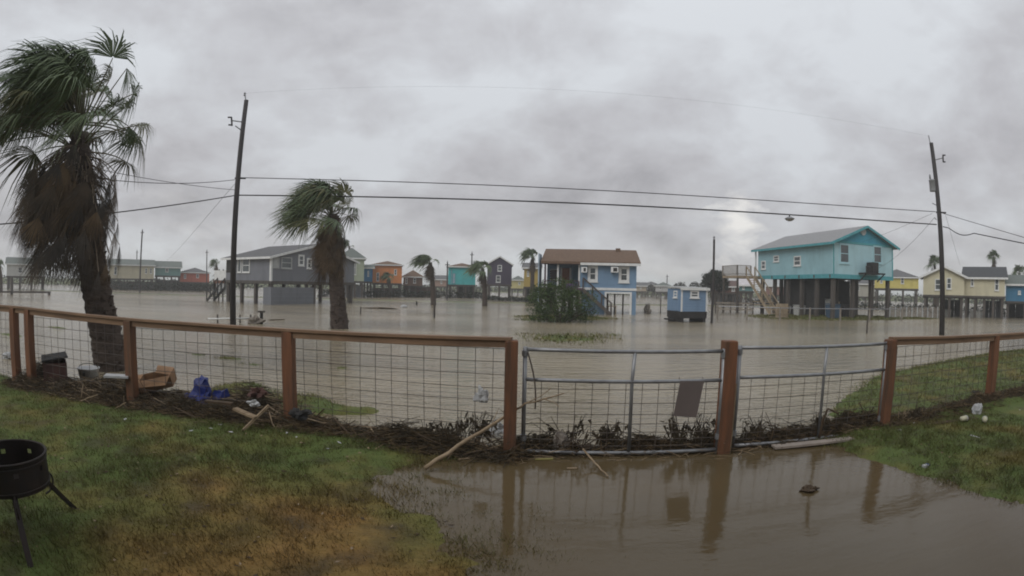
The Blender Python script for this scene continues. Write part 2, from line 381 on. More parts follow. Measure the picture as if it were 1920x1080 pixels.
gx = np.unique(np.concatenate([-np.geomspace(700, 26, 34), np.linspace(-26, -13, 40), np.linspace(-13, 14, 260), np.linspace(14, 40, 90), np.geomspace(40, 700, 34)]))
gy = np.unique(np.concatenate([np.linspace(-30, 1.5, 8), np.linspace(1.5, 14, 180), np.linspace(14, 46, 90), np.linspace(46, 110, 80), np.geomspace(110, 900, 20)]))
XX, YY = np.meshgrid(gx, gy); ZZ = height(XX, YY)
near = np.exp(-((YY-6)/10)**2)
ZZ += ground_noise(XX, YY, 0.016)*np.where(ZZ > -0.2, 1, .2)*(0.4+0.6*near)
ZZ += np.where((ZZ > -.2) & (ZZ < .06) & (YY < 12), ground_noise(XX*2.3+5, YY*2.3, 0.020), 0)
from bisect import bisect_right
_gx, _gy = gx.tolist(), gy.tolist()
def surf(x, y):
    i = min(max(bisect_right(_gx, x)-1, 0), len(_gx)-2); j = min(max(bisect_right(_gy, y)-1, 0), len(_gy)-2)
    a = (x-_gx[i])/(_gx[i+1]-_gx[i]); b = (y-_gy[j])/(_gy[j+1]-_gy[j])
    return float((ZZ[j, i]*(1-a)+ZZ[j, i+1]*a)*(1-b)+(ZZ[j+1, i]*(1-a)+ZZ[j+1, i+1]*a)*b)
def surf_slow(x, y): return float(height(np.array([x]), np.array([y]))[0]+ground_noise(np.array([float(x)]), np.array([float(y)]), 0.016)[0])
nxg, nyg = len(gx), len(gy)
me = bpy.data.meshes.new('ground')
vv = np.stack([XX, YY, ZZ], -1).reshape(-1, 3)
idx = np.arange(nxg*nyg).reshape(nyg, nxg)
ff = np.stack([idx[:-1, :-1], idx[:-1, 1:], idx[1:, 1:], idx[1:, :-1]], -1).reshape(-1, 4)
me.from_pydata(vv.tolist(), [], ff.tolist()); me.polygons.foreach_set('use_smooth', [True]*len(ff))
M_ground = lawn_mat('wet_turf', False); me.materials.append(M_ground)
ground = bpy.data.objects.new('ground', me); col.objects.link(ground); kind(ground, 'structure')

M_flood = water_mat('flood_water', (0.295, 0.248, 0.168), (0.195, 0.166, 0.120), 0.07, 0.10, 0.14)
M_pud = water_mat('puddle_water', (0.115, 0.083, 0.042), (0.078, 0.058, 0.031), 0.07, 0.006, 0.10)
mb = MB(); mb.add([(-700, 6.42, 0), (700, 6.42, 0), (700, 900, 0), (-700, 900, 0)], [(0, 1, 2, 3)])
kind(mb.build('flood_water', M_flood), 'structure')
mb = MB(); mb.add([(-60, -20, 0), (60, -20, 0), (60, 6.42, 0), (-60, 6.42, 0)], [(0, 1, 2, 3)])
kind(mb.build('puddle_water', M_pud), 'structure')

# ------------------------------------------------------------------ grass
def grass(name, n, x0, x1, y0, y1, hmin, hmax, zlo, lab, wide=0.004, bias=1.0):
    xs = rng_np.uniform(x0, x1, n); t = rng_np.uniform(0, 1, n)**bias; ys = y0+(y1-y0)*t
    zs = height(xs, ys)+ground_noise(xs, ys, 0.016)
    k = zs > zlo
    clump = 0.5+0.5*np.sin(xs*7+2*np.sin(ys*5))*np.cos(ys*8+2*np.sin(xs*4))
    k &= rng_np.uniform(0, 1, n) < 0.35+0.65*clump
    xs, ys, zs, clump = xs[k], ys[k], zs[k], clump[k]; m = len(xs)
    h = rng_np.uniform(hmin, hmax, m)*(0.6+0.7*clump); a = rng_np.uniform(0, 2*np.pi, m); wd = wide*(0.7+rng_np.uniform(0, .8, m))*(1+ys*0.06)
    lean = rng_np.uniform(0.2, 1.4, m)*h; la = rng_np.uniform(0, 2*np.pi, m)
    p0 = np.stack([xs-np.cos(a)*wd, ys-np.sin(a)*wd, zs-0.01], -1); p1 = np.stack([xs+np.cos(a)*wd, ys+np.sin(a)*wd, zs-0.01], -1)
    p2 = np.stack([xs+np.cos(la)*lean-0.3*h, ys+np.sin(la)*lean, zs+h], -1)
    V = np.stack([p0, p1, p2], 1).reshape(-1, 3)
    me = bpy.data.meshes.new(name); me.vertices.add(3*m); me.vertices.foreach_set('co', V.ravel().astype(np.float32))
    me.loops.add(3*m); me.loops.foreach_set('vertex_index', np.arange(3*m, dtype=np.int32))
    me.polygons.add(m); me.polygons.foreach_set('loop_start', np.arange(0, 3*m, 3, dtype=np.int32))
    me.update(calc_edges=True); me.materials.append(M_blade)
    o = bpy.data.objects.new(name, me); col.objects.link(o); o['kind'] = 'stuff'; o['label'] = lab; o['category'] = 'grass'
    return o
M_blade = lawn_mat('grass_blades', True)
grass('yard_grass', 150000, -9.5, 8.5, 1.8, 6.5, .018, .055, -0.05, 'short wet brown and green grass of the fenced yard')
grass('shore_grass', 60000, -4.5, 7.5, 2.0, 6.4, .03, .085, -0.085, 'soaked grass tips standing in the shallow edge of the puddle', 0.004)
grass('verge_grass', 90000, -11, 19, 6.5, 13.5, .03, .085, -0.06, 'drowned green grass on the verge beyond the fence', 0.005)
grass('island_grass', 90000, -4, 40, 17, 46, .05, .15, -0.07, 'tufts of grass on low islands before the houses', 0.014)

# ------------------------------------------------------------------ houses
class House:
    """x runs along the front, y into the depth, z up; faces F (y=0), L (x=0), R (x=w)"""
    def __init__(s, name, label, o, ang, w, d, z0, z1, wall, group='stilt houses across the flood'):
        s.o = Vector((o.x, o.y, 0)); s.ang = ang; s.w = w; s.d = d; s.z0 = z0; s.z1 = z1; s.wallm = wall
        s.root = thing(name, label, 'house', s.o, ang, group)
        s.u = Vector((math.cos(ang), math.sin(ang), 0)); s.n = Vector((-math.sin(ang), math.cos(ang), 0))
    def part(s, name, mb, m, parent=None, smooth=False): return mb.build(name, m, parent or s.root, smooth)
    def uv(s, face, px, py):
        D = ray(px, py); C = Vector((0, 0, CAM_H))
        if face == 'F': P0, nn, ax = s.o, s.n, s.u
        elif face == 'L': P0, nn, ax = s.o, s.u, s.n
        else: P0, nn, ax = s.o+s.u*s.w, s.u, s.n
        t = (P0-C).dot(nn)/D.dot(nn); P = C+D*t
        return (P-P0).dot(ax), P.z
    def fbox(s, mb, face, u0, u1, o0, o1, z0, z1):       # o = distance proud of the face
        if face == 'F': mb.box(u0, -o0, z0, u1, -o1, z1)
        elif face == 'L': mb.box(-o0, u0, z0, -o1, u1, z1)
        else: mb.box(s.w+o0, u0, z0, s.w+o1, u1, z1)
        return mb
    def walls(s, t=0.12):
        w, d, z0, z1 = s.w, s.d, s.z0, s.z1
        s.part('wall', MB().box(0, 0, z0, w, t, z1), s.wallm); s.part('wall', MB().box(0, d-t, z0, w, d, z1), s.wallm)
        s.part('wall', MB().box(0, t, z0, t, d-t, z1), s.wallm); s.part('wall', MB().box(w-t, t, z0, w, d-t, z1), s.wallm)
        s.part('floor', MB().box(t, t, z0, w-t, d-t, z0+.15), M_beam)
        return s
    def corner_boards(s, m, wd=.12):
        for x in (0, s.w): 
            mb = MB(); mb.box(x-(.02 if x == 0 else wd-.02), -.02, s.z0, x+(wd-.02 if x == 0 else .02), wd, s.z1); s.part('corner_board', mb, m)
        return s
    def gable_x(s, rise, over, m, trim, tk=.10, ends=True, side=None):
        w, d, z1 = s.w, s.d, s.z1; sl = rise/(d/2); o = over; so_ = side if side is not None else over
        mb = MB(); mb.slab([(-so_, -o, z1-o*sl), (w+so_, -o, z1-o*sl), (w+so_, d/2, z1+rise), (-so_, d/2, z1+rise)], tk)
        mb.slab([(-so_, d/2, z1+rise), (w+so_, d/2, z1+rise), (w+so_, d+o, z1-o*sl), (-so_, d+o, z1-o*sl)], tk)
        r = s.part('roof', mb, m)
        s.part('fascia', MB().box(-so_, -o-.03, z1-o*sl-.10, w+so_, -o-.002, z1-o*sl+tk*.9), trim, r)
        if ends:
            for x0, x1 in ((0, .1), (w-.1, w)):
                s.part('gable', MB().slab([(x0, .01, z1), (x0, d/2, z1+rise-.01), (x0, d-.01, z1)][::-1], x1-x0), s.wallm)
        s.ridge = z1+rise; return r
    def gable_y(s, rise, over, m, trim, apex=.5, front=None, tk=.10, gm=None):
        w, d, z1 = s.w, s.d, s.z1; a = w*apex; o = over; fo = front if front is not None else over; s1 = rise/a; s2 = rise/(w-a)
        mb = MB(); mb.slab([(-o, d+fo, z1-o*s1), (-o, -fo, z1-o*s1), (a, -fo, z1+rise), (a, d+fo, z1+rise)], tk)
        mb.slab([(a, d+fo, z1+rise), (a, -fo, z1+rise), (w+o, -fo, z1-o*s2), (w+o, d+fo, z1-o*s2)], tk)
        r = s.part('roof', mb, m)
        f = MB(); f.beam((-o, -fo-.02, z1-o*s1+.0), (a, -fo-.02, z1+rise+.0), .04, .2); f.beam((a, -fo-.02, z1+rise), (w+o, -fo-.02, z1-o*s2), .04, .2)
        s.part('rake_board', f, trim, r)
        s.part('fascia', MB().box(-o-.03, -fo, z1-o*s1-.1, -o-.002, d+fo, z1-o*s1+tk), trim, r)
        for y0, y1 in ((0, .1), (d-.1, d)):
            s.part('gable', MB().slab([(.01, y1, z1+.002), (w-.01, y1, z1+.002), (a, y1, z1+rise-.01)], y1-y0), gm or s.wallm)
        s.ridge = z1+rise; return r
    def hip(s, rise, over, m, trim, tk=.08):
        w, d, z1, o = s.w, s.d, s.z1, over; k = min(w, d)/2
        A = [(-o, -o, z1), (w+o, -o, z1), (w+o, d+o, z1), (-o, d+o, z1)]
        if w >= d: r1, r2 = (k, d/2, z1+rise), (w-k+.01, d/2, z1+rise)
        else: r1, r2 = (w/2, k, z1+rise), (w/2, d-k+.01, z1+rise)
        mb = MB(); vs = A+[r1, r2]
        mb.add(vs, [(0, 1, 5, 4), (1, 2, 5), (2, 3, 4, 5), (3, 0, 4), (3, 2, 1, 0)] if w >= d else [(0, 1, 4), (1, 2, 5, 4), (2, 3, 5), (3, 0, 4, 5), (3, 2, 1, 0)])
        r = s.part('roof', mb, m)
        f = MB(); f.box(-o-.02, -o-.03, z1-.14, w+o+.02, -o-.002, z1+.03); f.box(-o-.03, -o, z1-.14, -o-.002, d+o, z1+.03); s.part('fascia', f, trim, r)
        s.ridge = z1+rise; return r
    def piles(s, nx, ny, r=.13, m=None, square=True, zb=-.4, inset=.25):
        for i in range(nx):
            for j in range(ny):
                x = inset+(s.w-2*inset)*i/max(nx-1, 1); y = inset+(s.d-2*inset)*j/max(ny-1, 1)
                mb = MB()
                if square: mb.box(x-r, y-r, zb, x+r, y+r, s.z0-.28)
                else: mb.tube([(x, y, zb), (x, y, s.z0-.28)], [r*1.05, r], 8)
                s.part('piling', mb, m or M_pile)
        for j in range(ny):
            y = inset+(s.d-2*inset)*j/max(ny-1, 1); s.part('beam', MB().box(-.05, y-.09, s.z0-.28, s.w+.05, y+.09, s.z0-.005), M_beam)
        return s
    def skirt(s, m, h=.18):
        s.part('rim_joist', MB().box(-.03, -.03, s.z0-h, s.w+.03, -.001, s.z0+.02), m); s.part('rim_joist', MB().box(-.03, .0, s.z0-h, -.001, s.d, s.z0+.02), m); return s
    def win(s, face, px0, py0, px1, py1, trim=None, fr=.09, pane=None, bars=True, label=None):
        trim = trim or M_white
        u0, za = s.uv(face, px0, (py0+py1)/2); u1, _ = s.uv(face, px1, (py0+py1)/2)
        um = (px0+px1)/2; _, zt = s.uv(face, um, py0); _, zb = s.uv(face, um, py1)
        u0, u1 = min(u0, u1), max(u0, u1)
        return s.winm(face, u0, u1, zb, zt, trim, fr, pane, bars)
    def winm(s, face, u0, u1, zb, zt, trim, fr=.09, pane=None, bars=True):
        f = MB()
        s.fbox(f, face, u0, u0+fr, -.01, .06, zb, zt); s.fbox(f, face, u1-fr, u1, -.01, .06, zb, zt)
        s.fbox(f, face, u0+fr, u1-fr, -.01, .058, zt-fr, zt); s.fbox(f, face, u0+fr, u1-fr, -.01, .058, zb, zb+fr)
        if bars: s.fbox(f, face, u0+fr, u1-fr, -.01, .045, (zb+zt)/2-.03, (zb+zt)/2+.03)
        wn = s.part('window', f, trim)
        s.part('pane', s.fbox(MB(), face, u0+fr*.9, u1-fr*.9, .002, .018, zb+fr*.9, zt-fr*.9), pane or M_glass, wn)
        s.part('sill', s.fbox(MB(), face, u0-.05, u1+.05, -.01, .10, zb-.06, zb-.002), trim, wn)
        return wn

def px_house(name, label, xl, xr, rng, yt, yb, yr, depth, wall, roofm, rk, trim=None, rot=0.0, piles=(3, 3), over=.35, wins=(), sub=None, group='stilt houses across the flood'):
    trim = trim or M_white
    a = at(xl, 540, rng); b = at(xr, 540, rng); a.z = b.z = 0
    xm = (xl+xr)/2; u = b-a; ang = math.atan2(u.y, u.x)+rot
    rm = rngof((a+b)/2)
    z1 = at(xm, yt, rm).z; z0 = at(xm, yb, rm).z; zr = at(xm, yr, rm+depth*.5).z
    h = House(name, label, a, ang, u.length, depth, z0, z1, wall, group); h.walls()
    rise = max(zr-z1, .3)
    if rk == 'gx': h.gable_x(rise, over, roofm, trim)
    elif rk == 'gy': h.gable_y(max(at(xm, yr, rm).z-z1, .3), over, roofm, trim)
    else: h.hip(rise, over, roofm, trim)
    h.piles(*piles, r=.14); h.skirt(M_beam)
    for wv in wins: h.win('F', *wv[:4], trim=wv[4] if len(wv) > 4 else trim, pane=wv[5] if len(wv) > 5 else None)
    return h

def railing(h, face_pts, z, hgt, m, step=.14, name='railing', post=.05):
    """balusters and rails of a deck, local points along its edge; one part per run with its balusters as sub-parts' mesh"""
    for (p, q) in zip(face_pts[:-1], face_pts[1:]):
        p = Vector(p); q = Vector(q); mb = MB(); mb.beam((p.x, p.y, z+hgt), (q.x, q.y, z+hgt), .09, .05); mb.beam((p.x, p.y, z+.12), (q.x, q.y, z+.12), .05, .06)
        n = max(2, int((q-p).length/step)); 
        for i in range(n+1):
            t = p.lerp(q, i/n); big = i in (0, n); r = post if big else .02
            mb.box(t.x-r, t.y-r, z, t.x+r, t.y+r, z+hgt-.02)
        h.part(name, mb, m)

def stairs(h, p, q, width, side, m, treads=True):
    """open stair between two local points (top p, foot q); side = direction of its width"""
    p = Vector(p); q = Vector(q); sd_ = Vector(side).normalized()*width
    fl = MB()
    for k in (0, 1): fl.beam(p+sd_*k, q+sd_*k, .06, .26)
    st = h.part('stair', fl, m)
    n = max(3, int(abs(p.z-q.z)/.2))
    for i in range(1, n):
        c = p.lerp(q, i/n); d = (q-p); d.z = 0; d = d.normalized()*.13
        mb = MB(); mb.slab([c-d+Vector((0, 0, .02)), c+d+Vector((0, 0, .02)), c+d+sd_+Vector((0, 0, .02)), c-d+sd_+Vector((0, 0, .02))], .04); h.part('tread', mb, m, st)
    for k in (0, 1):
        hr = MB(); o = sd_*k+Vector((0, 0, .95)); hr.beam(p+o, q+o, .05, .10)
        for t in (0, .33, .66, 1): c = p.lerp(q, t)+sd_*k; hr.box(c.x-.045, c.y-.045, c.z-.1, c.x+.045, c.y+.045, c.z+.95)
        h.part('handrail', hr, m)
    return st

# --- unseen raised house added on pilings behind the camera, to shade the yard
SHADE_HOUSE = House('stilt_house', 'raised house added unseen behind the viewpoint, shading the fenced yard', Vector((-8.5, .35, 0)), 0.0, 17, 9, 2.95, 5.6, wallm('sand_siding', (.45, .42, .36)), None); SHADE_HOUSE.o.y -= 10.6; SHADE_HOUSE.root.location = SHADE_HOUSE.o
SHADE_HOUSE.walls(); SHADE_HOUSE.gable_x(1.8, .5, M_roofg, M_white); SHADE_HOUSE.skirt(M_white)
for _x in (.3, 4.4, 12.6, 16.7):
    for _y in (.5, 4.5, 8.6): SHADE_HOUSE.part('piling', MB().box(_x-.14, _y-.14, -.4, _x+.14, _y+.14, 2.9), M_pile)

# --- teal house on tall pilings (right)
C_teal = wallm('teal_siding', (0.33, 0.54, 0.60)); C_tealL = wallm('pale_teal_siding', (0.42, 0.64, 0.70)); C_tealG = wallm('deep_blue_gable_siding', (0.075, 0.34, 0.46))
M_tealtrim = mat('teal_trim', (0.09, 0.34, 0.38), None, .6)
Nn = G(1560, 599); Rr = G(1672, 597.0); Ll = G(1421, 583.5)
ang = math.atan2((Rr-Nn).y, (Rr-Nn).x); wN = (Rr-Nn).length
nrm = Vector((-math.sin(ang), math.cos(ang), 0)); _q = ray(1421, 540); dN = -(Nn.x*_q.y-Nn.y*_q.x)/(nrm.x*_q.y-nrm.y*_q.x)
z0 = at(1560, 514, rngof(Nn)).z; z1 = at(1560, 452, rngof(Nn)).z
TH = House('stilt_house', 'pale teal house on tall dark pilings with round vent in its blue gable', Nn, ang, wN, dN, z0, z1, C_teal)
h = TH
zr = at(1616, 419, rngof(Nn)+.3).z
t_ = .12
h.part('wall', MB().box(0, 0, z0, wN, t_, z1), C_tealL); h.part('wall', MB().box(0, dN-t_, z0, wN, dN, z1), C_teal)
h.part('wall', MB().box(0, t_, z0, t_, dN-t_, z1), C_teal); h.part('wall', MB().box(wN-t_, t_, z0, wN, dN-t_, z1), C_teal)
h.part('floor', MB().box(t_, t_, z0-.001, wN-t_, dN-t_, z0+.15), M_beam)
h.gable_y(zr-z1, .55, mat('light_grey_shingle', (0.30, 0.30, 0.305), (0.22, 0.22, 0.225), 0.9, 6, bump=0.01), M_tealtrim, apex=.5, front=.45, gm=C_tealG)
h.part('frieze_board', MB().box(-.02, -.05, z1-.08, wN+.02, -.002, z1+.1), M_tealtrim)
for x in (0, wN-.1): h.part('corner_board', MB().box(x-.02, -.03, z0, x+.12, -.003, z1-.09), M_tealtrim)
h.part('rim_joist', MB().box(-.04, -.04, z0-.32, wN+.04, -.002, z0+.03), M_tealtrim); h.part('rim_joist', MB().box(-.04, .0, z0-.32, -.002, dN, z0+.03), M_tealtrim)
uc, zc_ = h.uv('F', 1618, 434)
vb = MB(); vb.tube([(uc, -.001, zc_), (uc, -.09, zc_)], [.33, .33], 20); vo = h.part('vent', vb, M_white)
lv = MB()
for k in range(-3, 4): lv.box(uc-.24, -.115, zc_+k*.075-.02, uc+.24, -.092, zc_+k*.075+.012)
h.part('louver', lv, M_blind, vo)
h.win('F', 1574, 457, 1592, 494, trim=C_tealL, fr=.12, pane=M_glass); h.win('F', 1637, 461, 1653, 494, trim=C_tealL, fr=.12, pane=M_glass)
h.win('L', 1428, 489, 1436, 505, trim=M_white, fr=.1); h.win('L', 1451, 479, 1461, 491, trim=M_white, fr=.1); h.win('L', 1489, 480, 1502, 498.5, trim=M_white, fr=.1)
h.piles(4, 6, r=.15, m=M_pile, inset=.35)
# air-conditioner stand bracketed to the front wall
u0, zz0 = h.uv('F', 1609, 516); u1, _ = h.uv('F', 1645, 516); _, zz1 = h.uv('F', 1625, 498)
sb = MB(); sb.box(u0, -1.0, zz0+.1, u1, -.06, zz0+.22); sb.beam((u0+.1, -.9, zz0+.1), (u0+.1, -.06, zz0-.5), .08, .08); sb.beam((u1-.1, -.9, zz0+.1), (u1-.1, -.06, zz0-.5), .08, .08)
ac = h.part('equipment_platform', sb, M_dark)
ab = MB(); ab.box(u0+.9, -.9, zz0+.23, u0+1.75, -.2, zz0+1.1); h.part('condenser', ab, M_dark, ac)
rb = MB()
for k in range(7): x = u0+.03+k*.15; rb.box(x-.02, -.98, zz0+.23, x+.02, -.94, zz0+.7)
rb.box(u0, -.99, zz0+.68, u0+.95, -.93, zz0+.75); h.part('guard_rail', rb, M_dark, ac)
# enclosed store under the floor, shelf boards
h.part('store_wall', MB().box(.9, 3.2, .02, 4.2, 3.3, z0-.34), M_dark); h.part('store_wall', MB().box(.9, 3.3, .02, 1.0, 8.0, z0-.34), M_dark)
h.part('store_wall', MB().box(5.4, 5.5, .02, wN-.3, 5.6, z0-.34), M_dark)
for k in range(3): h.part('shelf_board', MB().box(-.2, 8.4, .5+.28*k, .1, 11.8, .6+.28*k), M_tanw)
# porch post and stairs at the far left corner, with its landing
ul = dN+2.2
h.part('landing', MB().box(-2.9, dN-.6, z0-.25, -.0, ul, z0-.02), M_tanw)
railing(h, [(-2.9, dN-.6, 0), (-1.3, dN-.6, 0)], z0, .95, M_deckw, .16); railing(h, [(-2.9, ul, 0), (-2.9, dN-.6, 0)], z0, .95, M_deckw, .16)
stairs(h, (-1.9, dN-.7, z0-.1), (-1.6, dN-4.4, .05), 1.0, (1, 0, 0), M_tanw)
for x, y in ((-2.8, dN-.5), (-2.8, ul-.1)): h.part('landing_post', MB().box(x-.08, y-.08, -.4, x+.08, y+.08, z0-.26), M_pile)
h.part('porch_post', MB().box(-.25, dN+.1, z0, -.13, dN+.22, z1-.1), M_white)

# --- blue house with brown roof (centre)
C_blue = wallm('blue_siding', (0.19, 0.30, 0.44)); M_pw = mat('plum_porch_paint', (0.095, 0.06, 0.085), (0.06, 0.035, 0.05), .7); M_door = mat('orange_brown_door', (0.32, 0.115, 0.05), None, .6); M_turqd = mat('porch_turquoise', (0.07, 0.20, 0.30), None, .7)
M_lav = mat('pale_blue_board', (0.34, 0.42, 0.50), None, .7)
Lw = G(1021, 587.5); Rw = G(1193, 590.0); rr_ = (rngof(Lw)+rngof(Rw))/2
Lw = at(1021, 540, rr_); Rw = at(1193, 540, rr_); Lw.z = Rw.z = 0
ang = math.atan2((Rw-Lw).y, (Rw-Lw).x); wB = (Rw-Lw).length; rB = rr_
z0 = at(1107, 540, rB).z; z1 = at(1107, 490.5, rB).z
h = House('stilt_house', 'blue two-level house with brown shingle roof and plum porch behind bush', Lw, ang, wB, 8.0, z0, z1, C_blue); BH = h
uq, _ = h.uv('F', 1088, 515)                                  # porch is recessed left of here
h.part('wall', MB().box(uq, 0, z0, wB, .12, z1), C_blue); h.part('wall', MB().box(uq, .12, z0, uq+.12, 2.2, z1), C_blue)
h.part('porch_back_wall', MB().box(0, 2.2, z0, uq, 2.32, z1), C_blue); h.part('wall', MB().box(wB-.12, .12, z0, wB, 8, z1), C_blue); h.part('wall', MB().box(0, 2.32, z0, .12, 8, z1), C_blue)
h.part('wall', MB().box(.12, 7.88, z0, wB-.12, 8, z1), C_blue)
h.part('side_screen', MB().box(-.55, -.1, .4, -.45, 2.0, z1+.6), M_lav)
h.part('floor', MB().box(.12, .0, z0-.18, wB-.12, 7.88, z0-.003), M_beam)
zr = at(1107, 470, rB+4).z; h.gable_x(zr-z1, .45, M_roofb, M_roofb, side=.3)
h.part('eave_trim', MB().box(uq, -.49, z1-.32, wB+.3, -.455, z1-.12), M_white, None)
h.part('band_board', MB().box(uq-.1, -.06, z0-.16, wB+.02, -.003, z0+.04), M_white)
h.part('roof_vent', MB().box(5.9, 3.2, zr-.5, 6.3, 3.6, zr+.18), M_roofb)
h.win('F', 1102, 498, 1121, 528.5, fr=.22); h.win('F', 1160, 499.5, 1180, 530, fr=.22)
for a_, b_ in ((1090, 1101), (1145, 1159)):
    ua, za = h.uv('F', a_, 511); ub, zb = h.uv('F', b_, 501)
    f = MB(); f.box(ua, -.55, za, ub, .02, zb); acu = h.part('window_air_conditioner', f, M_white)
    h.part('grille', MB().box(ua+.18, -.565, za+.08, ub-.1, -.552, zb-.08), M_dark, acu)
# porch pieces: posts, rail with balusters, door, shuttered window
for px in (1022, 1046, 1086):
    u_, _ = h.uv('F', px, 515); h.part('porch_post', MB().box(u_-.07, -.02, z0, u_+.07, .12, z1-.01), M_white if px != 1022 else M_pw)
railing(h, [(.05, .02, 0), (uq-.1, .02, 0)], z0, .55, M_pw, .16)
h.part('porch_fascia', MB().box(-.25, -.05, z1-.28, uq-.001, .1, z1-.0), M_pw)
du0, dz0 = h.uv('F', 1051, 529); du1, dz1 = h.uv('F', 1066, 499)
dr = h.part('door', MB().box(du0, 2.12, z0, du1, 2.198, z0+1.65), M_door); h.part('door_frame', MB().box(du0-.16, 2.14, z0, du0-.002, 2.196, z0+1.7).box(du1+.002, 2.14, z0, du1+.16, 2.196, z0+1.7), M_white, dr)
h.part('handle', MB().box(du1-.14, 2.08, z0+.75, du1-.08, 2.118, z0+.85), M_galv, dr)
h.part('wall_panel', MB().box(du1+.3, 2.13, z0+.05, uq-.1, 2.197, z1-.2), M_turqd)
su, _ = h.uv('F', 1028, 515); s2, _ = h.uv('F', 1044, 515)
wn = h.part('porch_window', MB().box(su, 2.1, z0+.62, s2, 2.17, z0+1.55), M_white); h.part('pane', MB().box(su+.06, 2.08, z0+.68, s2-.06, 2.098, z0+1.5), M_glass, wn)
for k in range(4): h.part('shutter_slat', MB().box(su-.02, 2.03, z0+.70+.2*k, s2-.1, 2.075, z0+.80+.2*k), M_pw, wn)
M_plum = mat('purple_cloth', (0.10, 0.055, 0.15), None, .8)
h.part('porch_banner', MB().box(1.7, -.045, z0-.12, uq-.5, -.025, z0+.32), M_plum)
# lower level: wall, framed opening, dark inside, right pier, porch posts
ul0, _ = h.uv('F', 1091, 560); ul1, _ = h.uv('F', 1134, 560); ur0, _ = h.uv('F', 1184, 560)
h.part('lower_wall', MB().box(ul0, .0, -.3, ul1, .12, z0-.17), C_blue); h.part('lower_wall', MB().box(ur0, 0, -.3, wB, .12, z0-.17), C_blue); h.part('lower_wall', MB().box(wB-.12, .12, -.3, wB, 5, z0-.19), C_blue)
f = MB(); zt = at(1160, 547.5, rB).z; f.box(ul1-.02, -.05, -.2, ul1+.14, .0, zt); f.box(ur0-.14, -.05, -.2, ur0+.02, 0, zt); f.box(ul1+.14, -.048, zt-.14, ur0-.14, 0, zt); h.part('opening_frame', f, M_white)
h.part('lower_lintel', MB().box(ul1, .0, zt, ur0, .12, z0-.17), C_blue)
h.part('back_wall', MB().box(ul1-2, 4.2, -.2, wB-2.1, 4.3, z0-.2), mat('dim_brown_board', (.10, .075, .065), None, .8))
for x in (ul1+.8, ul1+1.5): h.part('inner_post', MB().box(x, 1.2, -.3, x+.12, 1.32, z0-.19), M_pile)
pk = h.part('patio_table', MB().box(ul1+.25, .5, .62, ul1+1.0, 1.1, .68), M_tanw)
for x, y in ((ul1+.3, .55), (ul1+.92, .55), (ul1+.3, 1.02), (ul1+.92, 1.02)): h.part('table_leg', MB().box(x, y, -.3, x+.06, y+.06, .618), M_tanw, pk)
stairs(h, (uq+.25, -1.15, z0-.15), (ul1+.5, -1.15, .0), 1.0, (0, 1, 0), M_pile)
h.part('porch_deck', MB().box(-.3, -1.2, z0-.16, uq+.25, -.062, z0-.02), M_pw)
for x in (-.2, 1.7, uq): h.part('porch_piling', MB().box(x-.1, -1.15, -.4, x+.1, -.95, z0-.17), M_pile)
for x in (.3, 2.0, uq-.2):
    for y in (.4, 3.8, 7.5): h.part('piling', MB().box(x-.12, y-.12, -.4, x+.12, y+.12, z0-.19), M_pile)

# --- grey house with enclosed lower room (left)
C_grey = wallm('grey_siding', (0.19, 0.20, 0.225)); C_grey2 = wallm('grey_panel', (0.17, 0.18, 0.20), .6)
Nn = G(507, 571.5); Pl = G(423, 565.5); dv_ = (Pl-Nn); dG = dv_.length; yax = dv_.normalized(); ang = math.atan2(-yax.x, yax.y)
rG = rngof(Nn); z0 = at(507, 527, rG).z; z1 = at(507, 481, rG).z
h = House('stilt_house', 'slate grey house with white corner trim and closed-in room below beside pole', Nn, ang, 11.5, dG, z0, z1, C_grey); GH = h
h.walls(); zr = at(592, 460, rG+4.5).z
h.gable_y(zr-z1, .45, M_roofg, M_white, apex=.52, front=.4)
h.part('corner_board', MB().box(-.06, -.06, z0, .14, .14, z1), M_white)
h.win('L', 455, 484, 469, 511, fr=.1); h.win('L', 446, 484, 453, 511, fr=.1, bars=False)
h.win('F', 512, 482, 523, 502, fr=.08, trim=M_blind, pane=M_blind); h.win('F', 527, 482, 547, 503.5, fr=.1, trim=M_blind); h.win('F', 559, 477.5, 570, 498.5, fr=.16); h.win('F', 575, 484, 584, 504, fr=.16)
ls0, zt = h.uv('L', 440, 482); ls1, zb = h.uv('L', 424, 511)
h.part('dark_wall_panel', MB().box(-.03, ls0, zb, -.002, min(ls1, dG-.05), zt), M_dark)  # flat dark panel on the far part of the left wall
h.piles(3, 4, r=.15); h.skirt(M_beam, .25)
ue, _ = h.uv('F', 588, 550)
h.part('lower_wall', MB().box(.05, -.0, -.3, min(ue, 11), .1, z0-.55), C_grey2); h.part('lower_wall', MB().box(.05, .1, -.3, .15, 1.2, z0-.55), C_grey2)
h.part('lower_door', MB().box(3.4, -.03, -.2, 4.4, -.002, z0-.62), C_grey2)
# deck with white rail and stairs to the left
h.part('deck', MB().box(.06, dG+.02, z0-.32, 4.0, dG+2.6, z0-.02), mat('rust_brown_joist', (.15, .075, .05), None, .8))
h.part('deck_panel', MB().box(.10, dG+.12, z0, .15, dG+2.5, z0+1.0), M_white)
h.part('lattice_skirt', MB().box(.10, dG+.12, .75, .15, dG+2.0, z0-.34), M_blind)
for k in range(4): h.part('deck_post', MB().box(.16, dG+.02+k*.82, -.4, .28, dG+.11+k*.82, z0+1.1), M_pile)
stairs(h, (-.9, dG+.2, z0-.75), (-.9, dG+2.4, .0), .9, (1, 0, 0), M_dark)

